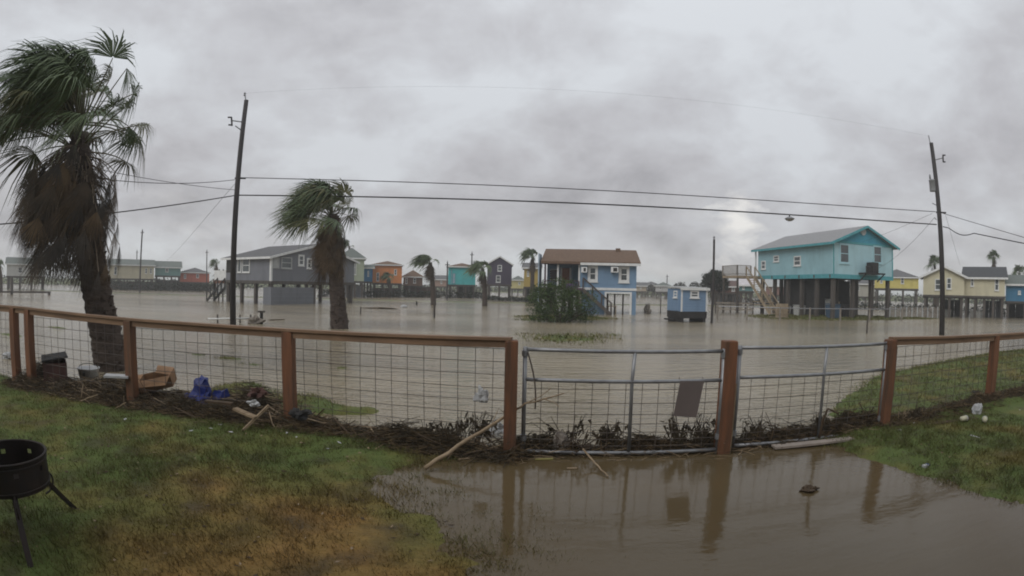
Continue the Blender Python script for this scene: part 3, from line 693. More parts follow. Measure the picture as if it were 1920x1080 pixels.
# --- shed trailer in blue
C_shed = wallm('powder_blue_siding', (0.19, 0.29, 0.43), .3)
Nn = G(1276, 604.5); Rr = G(1327, 605.5); Lp = G(1248, 601)
ang = math.atan2((Rr-Nn).y, (Rr-Nn).x); rS = rngof(Nn)
ang = R(9); sw = 1.98*rS/34
z0 = at(1290, 584.5, rS).z; z1 = at(1290, 541.5, rS).z
sdp = 2.05*rS/34
h = House('cabin_shed', 'small powder blue cabin with white trim raised on dark skids in the water', Nn, ang, sw, sdp, z0, z1, C_shed, None); h.root['category'] = 'shed'
h.o = Nn; h.walls(.05)
h.part('roof', MB().slab([(-.12, -.12, z1), (sw+.12, -.12, z1), (sw+.12, sdp+.12, z1+.08), (-.12, sdp+.12, z1+.08)], .09), M_blind)
h.part('fascia', MB().box(-.13, -.15, z1-.09, sw+.13, -.122, z1+.07), M_white)
for x0, x1 in ((-.02, .1), (sw-.1, sw+.02)): h.part('corner_board', MB().box(x0, -.02, z0, x1, -.002, z1-.09), M_white)
h.win('F', 1294, 545, 1310, 558.5, fr=.1); h.win('L', 1264, 545, 1271, 558, fr=.08)
h.part('frame', MB().box(-.0, .0, z0-.45, sw, sdp, z0-.002), M_dark)
for x in (.15, sw-.15):
    h.part('skid', MB().box(x-.1, .05, -.05, x+.1, sdp-.05, z0-.452), M_dark)
h.part('step', MB().box(-.5, .7, .1, -.06, 1.5, .2), M_dark)
h.part('door', MB().box(-.03, .25, z0+.05, -.002, .95, z1-.2), C_shed)

# --- cream house at the right
C_cream = wallm('cream_siding', (0.62, 0.58, 0.42))
rC = 2.1/math.tan(36/FOC)
h = px_house('stilt_house', 'cream house with grey shingle roof behind the right utility pole', 1808, 1884, rC+1.5, 520, 555.5, 502, 8, C_cream, M_roofd, 'gx', piles=(5, 3), wins=((1820, 519.5, 1826, 537), (1865, 521, 1873, 545)))
g = px_house('gable_wing', 'x', 1731, 1808, rC, 518, 553.5, 499.5, 6, C_cream, M_roofd, 'gy', piles=(4, 3), wins=((1753, 523, 1764, 544), (1775, 521, 1784, 542)))
for k_ in ('label', 'category', 'group'): del g.root[k_]
g.root.parent = h.root; g.root.matrix_parent_inverse = Matrix.Identity(4)
bpy.context.view_layer.update()
mw = Matrix.Translation(g.o) @ Matrix.Rotation(g.ang, 4, 'Z'); hw = Matrix.Translation(h.o) @ Matrix.Rotation(h.ang, 4, 'Z')
lm = hw.inverted() @ mw; g.root.location = lm.to_translation(); g.root.rotation_euler = lm.to_euler()

# --- the other houses, near to far
def C(n, c): return wallm(n, c, .2)
Y_ = C('lemon_siding', (0.60, 0.52, 0.16))
px_house('stilt_house', 'lemon yellow house with low grey hip roof between teal and cream houses', 1640, 1722, 92, 520, 541, 505, 9, Y_, M_roofg, 'hip', piles=(4, 2), wins=((1689, 520, 1695, 532), (1650, 523, 1655, 531)))
px_house('stilt_house', 'deep blue house at the right edge beyond the cream house', 1886, 1990, 60, 533, 566, 517, 8, C('deep_blue_siding', (0.06, 0.20, 0.34)), M_rooft, 'gx', piles=(4, 2), wins=((1909, 545, 1914, 552),))
px_house('stilt_house', 'cream and white house with long grey-green roof beside big palm', 204, 288, 110, 496.5, 522.5, 487, 10, C('pale_cream_siding', (0.52, 0.48, 0.35)), M_rooft, 'gx', piles=(6, 2), wins=((272, 503, 276, 513), (281, 503, 285, 513), (214, 500, 219, 515)))
px_house('stilt_house', 'sea green house with stepped white-edged roof left of red house', 290, 338, 112, 501, 517, 490.5, 9, C('sea_green_siding', (0.16, 0.30, 0.29)), M_rooft, 'gx', piles=(4, 2), wins=((310, 503, 316, 510),))
px_house('stilt_house', 'low coral red house with flat grey roof left of the grey house', 337, 392, 114, 511, 529, 502, 9, C('coral_siding', (0.48, 0.13, 0.085)), M_roofg, 'hip', piles=(4, 2), wins=((345, 514, 349, 522), (368, 514, 373, 521)))
px_house('stilt_house', 'white gabled house with teal porch rail at the left edge', 12, 84, 96, 495, 518, 484, 9, C('white_siding', (0.55, 0.56, 0.54)), M_rooft, 'gx', piles=(4, 2), wins=((34, 501, 42, 512), (55, 501, 62, 512)))
h = px_house('stilt_house', 'pale sage green house seen just behind the leaning palm', 634, 682, 76, 484, 527, 466, 8, C('sage_siding', (0.36, 0.41, 0.31)), M_rooft, 'hip', piles=(4, 3), wins=((642, 497, 655, 511), (664, 488, 668, 515)))
px_house('stilt_house', 'narrow bright blue house squeezed between sage and orange houses', 680, 698, 82, 502, 528, 497, 7, C('bright_blue_siding', (0.05, 0.21, 0.42)), M_rooft, 'gx', piles=(3, 2), wins=((689, 508, 692, 518),))
px_house('stilt_house', 'bright orange house with brown hip roof behind small palm', 698, 753, 86, 496.5, 531, 490, 8, C('orange_siding', (0.68, 0.25, 0.075)), M_roofb, 'hip', piles=(4, 2), wins=((706, 511, 711, 527), (739, 505, 744, 516)))
px_house('stilt_house', 'low brown house with dull red-brown roof right of the orange house', 756, 792, 90, 519, 536, 507, 9, C('brown_siding', (0.19, 0.115, 0.085)), M_roofb, 'hip', piles=(4, 2), wins=((760, 521, 764, 532), (775, 521, 780, 531)))
px_house('stilt_house', 'small dusty pink house behind the wind-bent palm by turquoise house', 815, 840, 112, 524, 537, 517, 8, C('dusty_pink_siding', (0.36, 0.25, 0.20)), M_roofg, 'gx', piles=(3, 2), wins=((826, 526, 829, 532),))
px_house('stilt_house', 'turquoise boxy house on pilings with low brown roof', 840, 891, 86, 500, 534, 494, 8, C('turquoise_siding', (0.07, 0.44, 0.45)), M_roofb, 'hip', piles=(4, 3), wins=((848, 512, 854, 532, M_tealtrim, M_lav), (845, 505, 848, 533, M_tealtrim, M_lav)))
px_house('stilt_house', 'dark purple gabled house on pale pilings beside a palm', 913, 959, 80, 495, 533.5, 481, 9, C('dark_purple_siding', (0.062, 0.052, 0.085)), M_roofd, 'gy', piles=(3, 3), over=.25, wins=((933, 497, 941, 508.5), (930, 516.5, 938.5, 529.5)))
px_house('stilt_house', 'distant pale yellow house between purple and mustard houses', 958, 984, 120, 525, 541, 517.5, 9, C('pale_yellow_siding', (0.50, 0.45, 0.20)), M_rooft, 'hip', piles=(3, 2), wins=((972, 529, 976, 534),))
px_house('stilt_house', 'mustard yellow house half hidden behind the blue house', 982, 1012, 72, 502, 538, 494, 8, C('mustard_siding', (0.42, 0.31, 0.09)), M_roofg, 'gx', piles=(3, 2), wins=((988, 508, 992, 518),))
px_house('stilt_house', 'distant white house right of the blue house', 1203, 1238, 150, 534, 544, 528, 9, C('chalk_siding', (0.55, 0.54, 0.50)), M_roofg, 'hip', piles=(4, 2), wins=((1213, 536, 1217, 541), (1226, 536, 1230, 541)))
px_house('stilt_house', 'small distant tan house just right of the blue house wall', 1193, 1212, 130, 536, 546, 530, 8, C('tan_far_siding', (0.40, 0.34, 0.26)), M_roofg, 'gx', piles=(3, 2), wins=((1200, 538, 1203, 542),))
px_house('stilt_house', 'distant pale grey house against the left side of the blue cabin', 1229, 1258, 125, 536, 547, 529, 8, C('far_grey_siding', (0.44, 0.44, 0.44)), M_rooft, 'hip', piles=(4, 2), wins=((1236, 538, 1240, 543),))
px_house('stilt_house', 'dark red-brown house under the round tree by the thin pole', 1333, 1392, 84, 537, 549, 527, 9, C('rust_siding', (0.12, 0.065, 0.05)), mat('rust_roof', (.13, .085, .075), None, .9), 'gx', piles=(5, 2), wins=((1350, 539, 1355, 545), (1372, 539, 1378, 546)))
px_house('stilt_house', 'white tarp-roofed cabin showing under the stairs of the teal house', 1386, 1412, 70, 534, 546, 521, 7, C('sea_blue_siding', (0.14, 0.27, 0.28)), mat('white_tarp_roof', (.6, .57, .58), None, .7), 'gx', piles=(3, 2), wins=((1392, 537, 1396, 543),))
px_house('stilt_house', 'low pink-brown house seen through the teal house pilings', 1436, 1486, 95, 536, 553, 525, 9, C('pink_brown_siding', (0.25, 0.145, 0.125)), M_blind, 'gx', piles=(4, 2), wins=((1448, 539, 1453, 547),))
px_house('stilt_house', 'pale grey house seen through the right-hand pilings of the teal house', 1592, 1640, 100, 532, 556, 522, 9, C('dove_siding', (0.42, 0.41, 0.36)), M_roofg, 'gx', piles=(4, 2), wins=((1606, 536, 1612, 545),))

# ------------------------------------------------------------------ fence and gates
POSTS_L = [((34, 727), (35, 574)), ((62, 733), (60, 577)), ((252, 772), (250, 597)), ((547, 808), (547, 617)), ((955, 856), (958, 633))]
POSTS_R = [((1653, 812), (1664, 632)), ((1852, 768), (1858, 626))]
def post_h(b, t): p = G(*b); return at(t[0], t[1], rngof(p)).z
fence_l = thing('wire_fence', 'brown timber and wire-mesh fence running from the left edge to the metal gates', 'fence', G(547, 808))
fence_r = thing('wire_fence', 'brown timber and wire-mesh fence right of the metal gates before grassy bank', 'fence', G(1852, 768))
def fpost(p, hh, parent, sz=.155):
    o = parent.location; x, y = p.x-o.x, p.y-o.y
    mb = MB(); k = sz/2; c = .012
    vs = []
    for z, e_ in ((-.4, 0), (hh-c, 0), (hh, c)):
        vs += [(x-k+e_, y-k+e_, z), (x+k-e_, y-k+e_, z), (x+k-e_, y+k-e_, z), (x-k+e_, y+k-e_, z)]
    fs = [(3, 2, 1, 0), (8, 9, 10, 11)]
    for i in (0, 4):
        for j in range(4): j2 = (j+1) % 4; fs.append((i+j, i+j2, i+4+j2, i+4+j))
    mb.add(vs, fs); return mb.build('post', M_stain, parent)
def wire_panel(p, q, zlo, zhi, parent, name='wire_mesh', cell=.215, rows=None, r=.0042):
    o = parent.location; mb = MB(); p = Vector((p.x-o.x, p.y-o.y, 0)); q = Vector((q.x-o.x, q.y-o.y, 0)); d = q-p; ln = d.length; n = max(2, round(ln/cell))
    for i in range(1, n):
        c = p+d*(i/n); s = random.uniform(-.012, .012); mb.tube([(c.x+s, c.y+.0, zlo), (c.x+s*.3, c.y+random.uniform(-.01, .01), (zlo+zhi)/2), (c.x, c.y, zhi)], r, 4, False)
    rows = rows or [zlo+(zhi-zlo)*k/8 for k in range(9)]
    for z in rows:
        pts = [p+d*t+Vector((0, .009+random.uniform(-.008, .008), z+random.uniform(-.006, .006))) for t in np.linspace(0, 1, 7)]
        mb.tube(pts, r, 4, False)
    return mb.build(name, M_wire, parent)
def frail(p, q, zp, zq, parent):
    o = parent.location; d = (q-p).normalized()
    a = Vector((p.x-o.x, p.y-o.y, zp)); b = Vector((q.x-o.x, q.y-o.y, zq)); 
    mid = (a+b)/2+Vector((0, 0, random.uniform(-.012, .004)))
    mb = MB(); mb.beam(a+Vector((0, -.02, -.045)), mid+Vector((0, -.02, -.045)), .045, .085); mb.beam(mid+Vector((0, -.02, -.045)), b+Vector((0, -.02, -.045)), .045, .085)
    r_ = mb.build('rail', M_railw, parent)
    c = MB(); c.beam(a+Vector((0, -.01, .018)), mid+Vector((0, -.01, .018)), .13, .034); c.beam(mid+Vector((0, -.01, .018)), b+Vector((0, -.01, .018)), .13, .034); c.build('cap_board', M_railw, r_)
PL = [(G(*b), post_h(b, t)) for b, t in POSTS_L]; PR = [(G(*b), post_h(b, t)) for b, t in POSTS_R]
for p, hh in PL: fpost(p, hh-.03, fence_l)
for p, hh in PR: fpost(p, hh-.03, fence_r)
far_l = PL[0][0]+Vector((-3.0, .1, 0)); far_r = PR[-1][0]+Vector((3.2, .15, 0))
seg = [(far_l, PL[0][0], PL[0][1], PL[0][1])]+[(PL[i][0], PL[i+1][0], PL[i][1], PL[i+1][1]) for i in range(len(PL)-1)]
for p, q, a, b in seg:
    frail(p, q, a-.03, b-.03, fence_l)
    if (q-p).length > 1: wire_panel(p+Vector((0, .05, 0)), q+Vector((0, .05, 0)), .05, min(a, b)-.11, fence_l)
seg = [(PR[0][0], PR[1][0], PR[0][1], PR[1][1]), (PR[1][0], far_r, PR[1][1], PR[1][1])]
for p, q, a, b in seg:
    frail(p, q, a-.03, b-.03, fence_r); wire_panel(p+Vector((0, .05, 0)), q+Vector((0, .05, 0)), .08, min(a, b)-.11, fence_r)
fpost(far_l, PL[0][1]-.03, fence_l); fpost(far_r, PR[1][1]-.03, fence_r)

gp_b, gp_t = (1352, 848), (1366, 638)
gate_post = thing('gate_post', 'stout brown timber post standing between the two metal gates', 'post', G(*gp_b))
gp = G(*gp_b); gh = post_h(gp_b, gp_t); fpost(gp, gh, gate_post, .17)
gate_post_h = MB(); gate_post_h.tube([(.10, -.06, -.1), (.10, -.06, gh-.55)], .012, 6).build('drop_rod', M_stick, gate_post)
def gate(name, label, p, q, ztop, zmid, zbot, tmid, lean):
    root = thing(name, label, 'gate', p)
    d = q-p; d.z = 0
    def P(t, z): v = d*t; return Vector((v.x, v.y+lean*z, z))
    r = .024
    for z, nm in ((ztop, 'top_rail'), (zmid, 'middle_rail'), (zbot, 'bottom_rail')):
        pts = [P(t, z)+Vector((0, 0, -.012*math.sin(math.pi*t))) for t in np.linspace(0, 1, 6)]; MB().tube(pts, r, 10).build(nm, M_galv, root, True)
    for t in (0, 1): MB().tube([P(t, zbot-.06), P(t, ztop+.03)], r*1.15, 10).build('stile', M_galv, root, True)
    MB().tube([P(tmid, zbot), P(tmid-.004, zmid), P(tmid+.006, ztop)], r*.95, 10).build('brace', M_galv, root, True)
    mb = MB(); n = round(d.length/.215)
    for i in range(1, n): mb.tube([P(i/n, zbot)+Vector((0, .03, 0)), P(i/n, zmid)+Vector((0, .03, 0))], .0042, 4, False)
    z = zbot; st = .07
    while z < zmid-.05:
        z += st; st = min(st*1.16, .17)
        if z < zmid-.03: mb.tube([P(t, z)+Vector((0, .037+random.uniform(-.004, .004), random.uniform(-.005, .005))) for t in np.linspace(0, 1, 6)], .0042, 4, False)
    mb.build('wire_mesh', M_wire, root)
    for t, zz in ((0, zbot+.18), (0, ztop-.05), (1, zbot+.18), (1, ztop-.05)):
        MB().tube([P(t, zz-.035), P(t, zz+.035)], r*1.7, 10).build('hinge_collar', M_galv, root)
    return root, P
ga0, ga1 = G(980, 853), G(1343, 850); zt = at(1180, 656.5, rngof(G(1180, 852))).z; zm = at(1180, 712, rngof(G(1180, 852))).z
gate1, P1 = gate('metal_gate', 'wide galvanised tube gate carrying a grey hanging plate', ga0, ga1, zt, zm, .055, .53, 0)
gb0, gb1 = G(1372, 843), G(1646, 812); zt = at(1510, 649, rngof(G(1510, 832))).z; zm = at(1510, 702, rngof(G(1510, 832))).z
gate2, P2 = gate('metal_gate', 'galvanised tube gate with bare mesh right of the centre gate post', gb0, gb1, zt, zm, .055, .54, 0)
# plate hung on the gate, chain
a = at(1273, 713, rngof(gate1.location+P1(.79, 0))); b = at(1317, 713, rngof(gate1.location+P1(.91, 0))); c = at(1303, 781, rngof(gate1.location+P1(.87, 0))-.03); d = at(1260, 778, rngof(gate1.location+P1(.76, 0))-.03)
sg = thing('hanging_plate', 'plain grey-brown metal plate hanging askew on the wide gate', 'sign', (a+b)/2)
mb = MB(); o = sg.location; mb.slab([p-o+Vector((0, -.05, 0)) for p in (a, d, c, b)], .008); mb.build('plate', mat('grey_plate', (.125, .10, .092), (.10, .082, .076), .6), sg)
for p in (a, b): MB().tube([p-o+Vector((0, -.045, -.03)), p-o+Vector((0, 0, .04))], .006, 5).build('hook', M_wire, sg)
ch = MB(); base = gate1.location+P1(.0, zt-.06)
pts = [base+Vector((.03+.10*t+.04*math.sin(3*t), -.05, -.70*t)) for t in np.linspace(0, 1, 9)]
ch.tube(pts, .011, 6); tag(ch.build('gate_chain', M_wire), 'rusty chain dangling from the hinge end of the wide gate', 'chain')

# ------------------------------------------------------------------ utility poles and lines
def upole(label, base, top, rb, rt, arm_px, group=None, arm_side=1):
    p = G(*base); rg = rngof(p); t = at(top[0], top[1], rg); root = thing('utility_pole', label, 'utility pole', p, 0, group); o = root.location
    mb = MB(); mb.tube([Vector((0, 0, -.5)), (t-o)*.5, t-o], [rb, (rb+rt)/2, rt], 12); mb.build('mast', M_pole, root, True)
    return root, p, rg, t
pole1, p1, rg1, t1 = upole('tall leaning utility pole in front of the grey house', (437, 609), (462, 188), .155, .115, None)
def loc1(px, py): return at(px, py, rg1)-pole1.location
mb = MB(); mb.tube([loc1(461, 190), loc1(459, 174)], .035, 6); mb.lathe([(0.02, 0), (.07, .03), (.05, .10), (.07, .14), (.02, .2)], 8, loc1(458.5, 180)); mb.build('top_pin', M_galv, pole1)
mb = MB(); mb.tube([loc1(457, 229), loc1(434, 226)], .03, 6); mb.tube([loc1(455, 246), loc1(441, 236)], .03, 6); mb.build('bracket', M_galv, pole1)
mb = MB(); mb.tube([loc1(434, 220), loc1(435, 236)], .045, 8); mb.tube([loc1(427, 220), loc1(435, 220)], .04, 6); mb.tube([loc1(428, 234), loc1(435, 234.5)], .04, 6); mb.build('cutout_fuse', M_pole, pole1)
mb = MB(); mb.beam(loc1(440, 334), loc1(461, 334.5), .08, .06); mb.build('spool_bracket', M_pole, pole1)
poleR, p2, rg2, t2 = upole('utility pole with transformer can in front of the cream house', (1766, 628), (1746, 268), .165, .12, None)
def loc2(px, py): return at(px, py, rg2)-poleR.location
mb = MB(); mb.tube([loc2(1744, 268), loc2(1741, 254)], .035, 6); mb.build('top_pin', M_galv, poleR)
mb = MB(); mb.tube([loc2(1753, 300), loc2(1768, 296)], .03, 6); mb.build('bracket', M_galv, poleR)
mb = MB(); mb.tube([loc2(1768, 290), loc2(1768.5, 304)], .045, 8); mb.tube([loc2(1773, 291), loc2(1768, 291)], .04, 6); mb.tube([loc2(1773, 303.5), loc2(1768, 303.5)], .04, 6); mb.build('cutout_fuse', M_pole, poleR)
c0 = loc2(1749.5, 359); c1 = loc2(1748.5, 338); hcan = c1.z-c0.z
mb = MB(); mb.lathe([(.01, -.02), (.19, 0), (.2, .04), (.2, hcan-.05), (.22, hcan-.04), (.22, hcan), (.1, hcan+.06), (.01, hcan+.07)], 18, c0); tr = mb.build('transformer', mat('transformer_grey', (.30, .31, .32), None, .5), poleR, True)
mb = MB(); b0 = loc2(1744, 336); mb.lathe([(.03, 0), (.07, .03), (.04, .08), (.07, .12), (.04, .17), (.06, .2), (.02, .28)], 10, b0); mb.build('bushing', M_galv, tr)
mb = MB(); mb.beam(loc2(1755, 398), loc2(1774, 399), .1, .08); mb.build('spool_bracket', M_pole, poleR)
for px, py in ((1748, 381), (1752, 408)): MB().tube([loc2(1756, py+4), loc2(px, py)], .02, 5).build('service_hook', M_cable, poleR)

def cable(label, p, q, sag, r, n=40, group=None, jog=None):
    p = Vector(p); q = Vector(q); pts = []
    for i in range(n+1):
        t = i/n; c = p.lerp(q, t); c.z -= 4*sag*t*(1-t)
        if jog and jog[0] < t < jog[1]: c.z -= jog[2]*math.sin(math.pi*(t-jog[0])/(jog[1]-jog[0]))
        pts.append(c)
    return tag(MB().tube(pts, r, 5).build('power_line', M_cable), label, 'cable', group)
cable('upper of the two long wires strung between the utility poles', at(448, 333, rg1), at(1754, 397, rg2), .57, .020)
cable('lower and thicker of the two long wires strung between the utility poles', at(446, 366, rg1), at(1756, 421, rg2), .39, .032)
cable('faint high wire from the top of the leaning pole', at(459, 175, rg1), at(1741, 255, rg2), .35, .0022)
rgL = 20.0
cable('upper wire leaving the leaning pole towards the palm', at(440, 337, rg1), at(150, 330, rgL), .25, .015)
cable('wire sloping down from behind the palm to the leaning pole', at(440, 356, rg1), at(160, 312, rgL), .12, .012)
cable('thick wire leaving the leaning pole to the left edge of the view', at(443, 366, rg1), at(-60, 425, rgL+1), .25, .025)
cable('wire from the transformer pole to the top right edge', at(1768, 400, rg2), at(1990, 466, 26), .05, .015)
cable('thick slack wire from the transformer pole with a looped start', at(1768, 425, rg2), at(1990, 470, 26), .05, .025, 60, None, (.06, .30, .22))
uT, zT = TH.uv('F', 1645, 503); Tp = TH.o+TH.u*uT+Vector((0, 0, zT))-TH.n*.1
cable('thin service drop from transformer pole to the teal house wall', at(1752, 408, rg2), Tp, .3, .010)
cable('thin service drop from transformer pole over the teal roof', at(1748, 400, rg2), at(1560, 470, 60), .2, .009)
cable('thin guy wire dropping from transformer pole to the far right house', at(1773, 404, rg2), at(1800, 497, 55), .1, .009)
cable('thin faint service drop sloping left of the leaning pole', at(440, 345, rg1), at(300, 497, 105), .6, .010)
# lamp hung under the lower wire
_a, _b = at(446, 366, rg1), at(1756, 421, rg2); _best = None
for _i in range(400):
    _t = _i/400; _c = _a.lerp(_b, _t); _c.z -= 4*.39*_t*(1-_t); _v = (_c-Vector((0, 0, CAM_H))).normalized(); _s0 = _v.dot(ray(1481, 407))
    if _best is None or _s0 > _best[0]: _best = (_s0, _c)
lp = _best[1]-Vector((0, 0, .24))
LS = .72
cable_lamp = thing('street_lamp', 'flat oval street lamp hanging from the lower wire near teal roof', 'street lamp', lp+Vector((0, 0, .06))); cable_lamp.scale = (LS, LS, LS)
mb = MB(); mb.lathe([(.01, .13), (.12, .12), (.30, .03), (.36, -.02), (.30, -.05)], 20); mb.build('housing', M_galv, cable_lamp, True)
mb = MB(); mb.lathe([(.30, -.05), (.24, -.12), (.10, -.17), (.01, -.18)], 20); mb.build('lens', mat('lamp_lens', (.34, .34, .36), None, .3), cable_lamp, True)
MB().box(-.03, -.03, .12, .03, .03, .22).build('hanger', M_cable, cable_lamp)
def thin_pole(label, base, top, r=.10, rng=None, arm=True):
    p = G(*base) if rng is None else at(base[0], 540, rng); p.z = 0; rg = rngof(p); t = at(top[0], top[1], rg)
    root = thing('utility_pole', label, 'utility pole', p); mb = MB(); mb.tube([(0, 0, -.5), t-p], [r, r*.8], 8); mb.build('mast', M_pole, root)
    mb = MB(); q = t-p; mb.lathe([(.03, 0), (.09, .04), (.05, .12), (.09, .18), (.02, .26)], 8, q); mb.build('insulator', M_galv, root)
    if arm: MB().beam(q+Vector((-.35, 0, -.35)), q+Vector((.35, 0, -.33)), .09, .10).build('crossarm', M_pole, root)
    return t
thin_pole('thin straight utility pole just right of the small blue cabin', (1334, 606), (1339, 450), .085, None, False)
thin_pole('distant utility pole above the cream house by the big palm', (262, 541), (267, 432), .14, 88)
thin_pole('distant short pole left of the grey house deck', (388, 541), (388, 470), .12, 110)
thin_pole('second, shorter distant pole above the cream house by the big palm', (256, 541), (257, 470), .12, 120)
thin_pole('distant thin pole right of the blue house', (1250, 541), (1251, 516), .14, 130)
thin_pole('distant pole rising behind the purple house', (884, 541), (885, 474), .12, 90)
thin_pole('thin pole standing left of the turquoise house', (838, 562), (839, 492), .12)

# ------------------------------------------------------------------ palms
WIND = Vector((-0.86, -0.50, 0.0)).normalized()
def fan(mb, hub, t, side, nseg, Lb, spread, windk, dropk, rnd, fuse=.42, wk=1.0):
    t = t.normalized(); side = (side-t*side.dot(t)).normalized(); nrm = t.cross(side)
    for i in range(nseg):
        a = -spread+2*spread*i/(nseg-1)+rnd.uniform(-.03, .03)
        d = (t*math.cos(a)+side*math.sin(a)).normalized()
        fold = nrm*(.05 if i % 2 else -.05)
        ln = Lb*(.62+.38*math.cos(a*.55))*rnd.uniform(.86, 1.08)
        wdt = ln*fuse*2*math.tan(spread/(nseg-1))*1.05*wk
        pe = d.cross(nrm).normalized()
        pts = []
        wj = windk*rnd.uniform(.75, 1.3); dj = dropk*rnd.uniform(.6, 1.4)
        for s in (0.03, fuse, .74, 1.0):
            q = hub+(d*s+WIND*(wj*s*s)+Vector((0, 0, -dj*s*s*s)))*ln+fold*s*ln*.5
            pts.append(q)
        ws = (wdt*.08, wdt*.5, wdt*.26, wdt*.04)
        vs = []
        for q, wv in zip(pts, ws): vs += [q-pe*wv, q+pe*wv]
        mb.add(vs, [(0, 1, 3, 2), (2, 3, 5, 4), (4, 5, 7, 6)])
def petiole(mb, p, d, ln, windk, dropk, r=.018, n=5):
    pts = [p+(d*s+WIND*(windk*s*s)+Vector((0, 0, -dropk*s*s)))*ln for s in np.linspace(0, 1, n)]
    mb.tube(pts, [r*(1-.5*i/(n-1)) for i in range(n)], 5, False); return pts[-1], (pts[-1]-pts[-2]).normalized()
def palm(label, base_px, path, radii, nlive, ndead, Lp, Lb, seed, rng=None, detail=True, dead_w=1.0, skirt=(0.55, 1.0), nseg=22, windb=.5, special=None, group='palm trees bent by the wind', up=1.0, dead_len=1.0, tan=False):
    rnd = random.Random(seed)
    p = G(*base_px) if rng is None else at(base_px[0], 540, rng); p.z = 0; rg = rngof(p)
    root = thing('palm_tree', label, 'palm tree', p, 0, group); o = Vector(p)
    P = [at(x, y, rg)-o for x, y in path]; P[0].z = -.3
    mb = MB(); pts = []; rad = []
    m = 8 if detail else 3
    for i in range(len(P)-1):
        for k in range(m):
            t = k/m; c = P[i].lerp(P[i+1], t); rr = radii[i]*(1-t)+radii[i+1]*t
            pts.append(c); rad.append(rr*(1+(.055 if k % 2 else -.03)*rnd.uniform(.5, 1.5)) if detail else rr)
    pts.append(P[-1]); rad.append(radii[-1])
    mb.tube(pts, rad, 16 if detail else 8); mb.build('trunk', M_trunk, root, True)
    if detail:
        lb = MB(); nb = 420
        for k in range(nb):
            i = int(rnd.random()*(len(pts)-4))+1; az = rnd.uniform(0, 6.283); out_ = Vector((math.cos(az), math.sin(az), 0)); c = pts[i].lerp(pts[i+1], rnd.random())+out_*rad[i]*.96
            sd_ = Vector((-out_.y, out_.x, 0))*rnd.uniform(.03, .08); up_ = Vector((0, 0, rnd.uniform(.05, .14))); tip = c+out_*rnd.uniform(.015, .07)+up_
            lb.add([c-sd_, c+sd_, tip+sd_*.6, tip-sd_*.6, c-sd_-out_*.06+up_*.8, c+sd_-out_*.06+up_*.8], [(0, 1, 2, 3), (3, 2, 5, 4), (0, 3, 4), (1, 5, 2)])
        lb.build('leaf_bases', M_trunk, root)['kind'] = 'stuff'
    top = P[-1]; tl = [0]
    for i in range(len(P)-1): tl.append(tl[-1]+(P[i+1]-P[i]).length)
    def along(t):
        s = t*tl[-1]
        for i in range(len(P)-1):
            if s <= tl[i+1] or i == len(P)-2: return P[i].lerp(P[i+1], min(1, (s-tl[i])/max(tl[i+1]-tl[i], 1e-6)))
    crown = None
    if not detail: crown = MB()
    for i in range(nlive):
        az = i*2.39996+rnd.uniform(-.4, .4); elv = R(rnd.uniform(42, 88))*up if i % 10 < 7 else R(rnd.uniform(2, 36) if i % 10 else -22)
        d = Vector((math.cos(az)*math.cos(elv), math.sin(az)*math.cos(elv), math.sin(elv)))
        d = (d+WIND*windb*.6).normalized()
        mb = crown or MB(); mb.mi = 1
        hub, te = petiole(mb, top+d*.05+Vector((0, 0, rnd.uniform(-.3, .15)*Lp)), d, Lp*rnd.uniform(.75, 1.15), windb*.25, .18, .016*Lp/1.2 if detail else .02)
        mb.mi = 0; te = (te+WIND*windb*.5).normalized()
        side = te.cross(Vector((0, 0, 1)))
        if side.length < .2: side = te.cross(Vector((0, 1, 0)))
        side = Matrix.Rotation(rnd.uniform(-.8, .8), 4, te) @ side
        fan(mb, hub, te, side, nseg, Lb*rnd.uniform(.85, 1.15), R(rnd.uniform(80, 112)), windb*rnd.uniform(.6, 1.2), rnd.uniform(.4, .95), rnd)
        if detail: mb.build('frond', [M_frond if rnd.random() < .72 else M_frond2, M_petio], root)
    if special and detail:
        for pts_px, hang in special:
            Q = [at(x, y, rg)-o for x, y in pts_px]; mb = MB(); mb.mi = 1; mb.tube(Q, [.022, .018, .015, .012][:len(Q)], 5, False); mb.mi = 0
            te = (Q[-1]-Q[-2]).normalized(); fan(mb, Q[-1], (te+Vector((0, 0, -1.8))).normalized(), te.cross(Vector((0, 1, 0))), 18, hang, R(38), .12, .2, rnd); mb.build('frond', [M_frond, M_petio], root)
    dm = None if detail else MB()
    for i in range(ndead):
        t = skirt[0]+(skirt[1]-skirt[0])*rnd.random()**.8; c = along(t); az = i*2.39996
        d = Vector((math.cos(az)*.85, math.sin(az)*.85, rnd.uniform(-.6, .3))); d = (d+WIND*.36*dead_w).normalized()
        mb = dm or MB(); mb.mi = 1
        hub, te = petiole(mb, c, d, Lp*rnd.uniform(.45, .85)*dead_w, .15*dead_w, rnd.uniform(.35, .8), .02)
        mb.mi = 0; te = (te*.30+Vector((0, 0, -1))+WIND*.10*dead_w).normalized(); side = Vector((math.sin(az), -math.cos(az), 0))
        fan(mb, hub, te, side, max(8, int(nseg*.8)), Lb*rnd.uniform(.7, 1.15)*dead_len, R(rnd.uniform(20, 52)), .16*dead_w, .10, rnd, .38, 1.1)
        if detail: mb.build('dead_frond', [(M_deadf, M_deadf, M_deadf3, M_deadf, M_deadf3, M_deadf2)[int(rnd.random()*6)] if not tan else (M_deadf2, M_deadf2, M_deadf)[int(rnd.random()*3)], M_deadp], root)
    if not detail:
        crown.build('crown', [M_frond, M_petio], root)
        if ndead: dm.build('dead_skirt', [M_deadf, M_deadp], root)
    return root
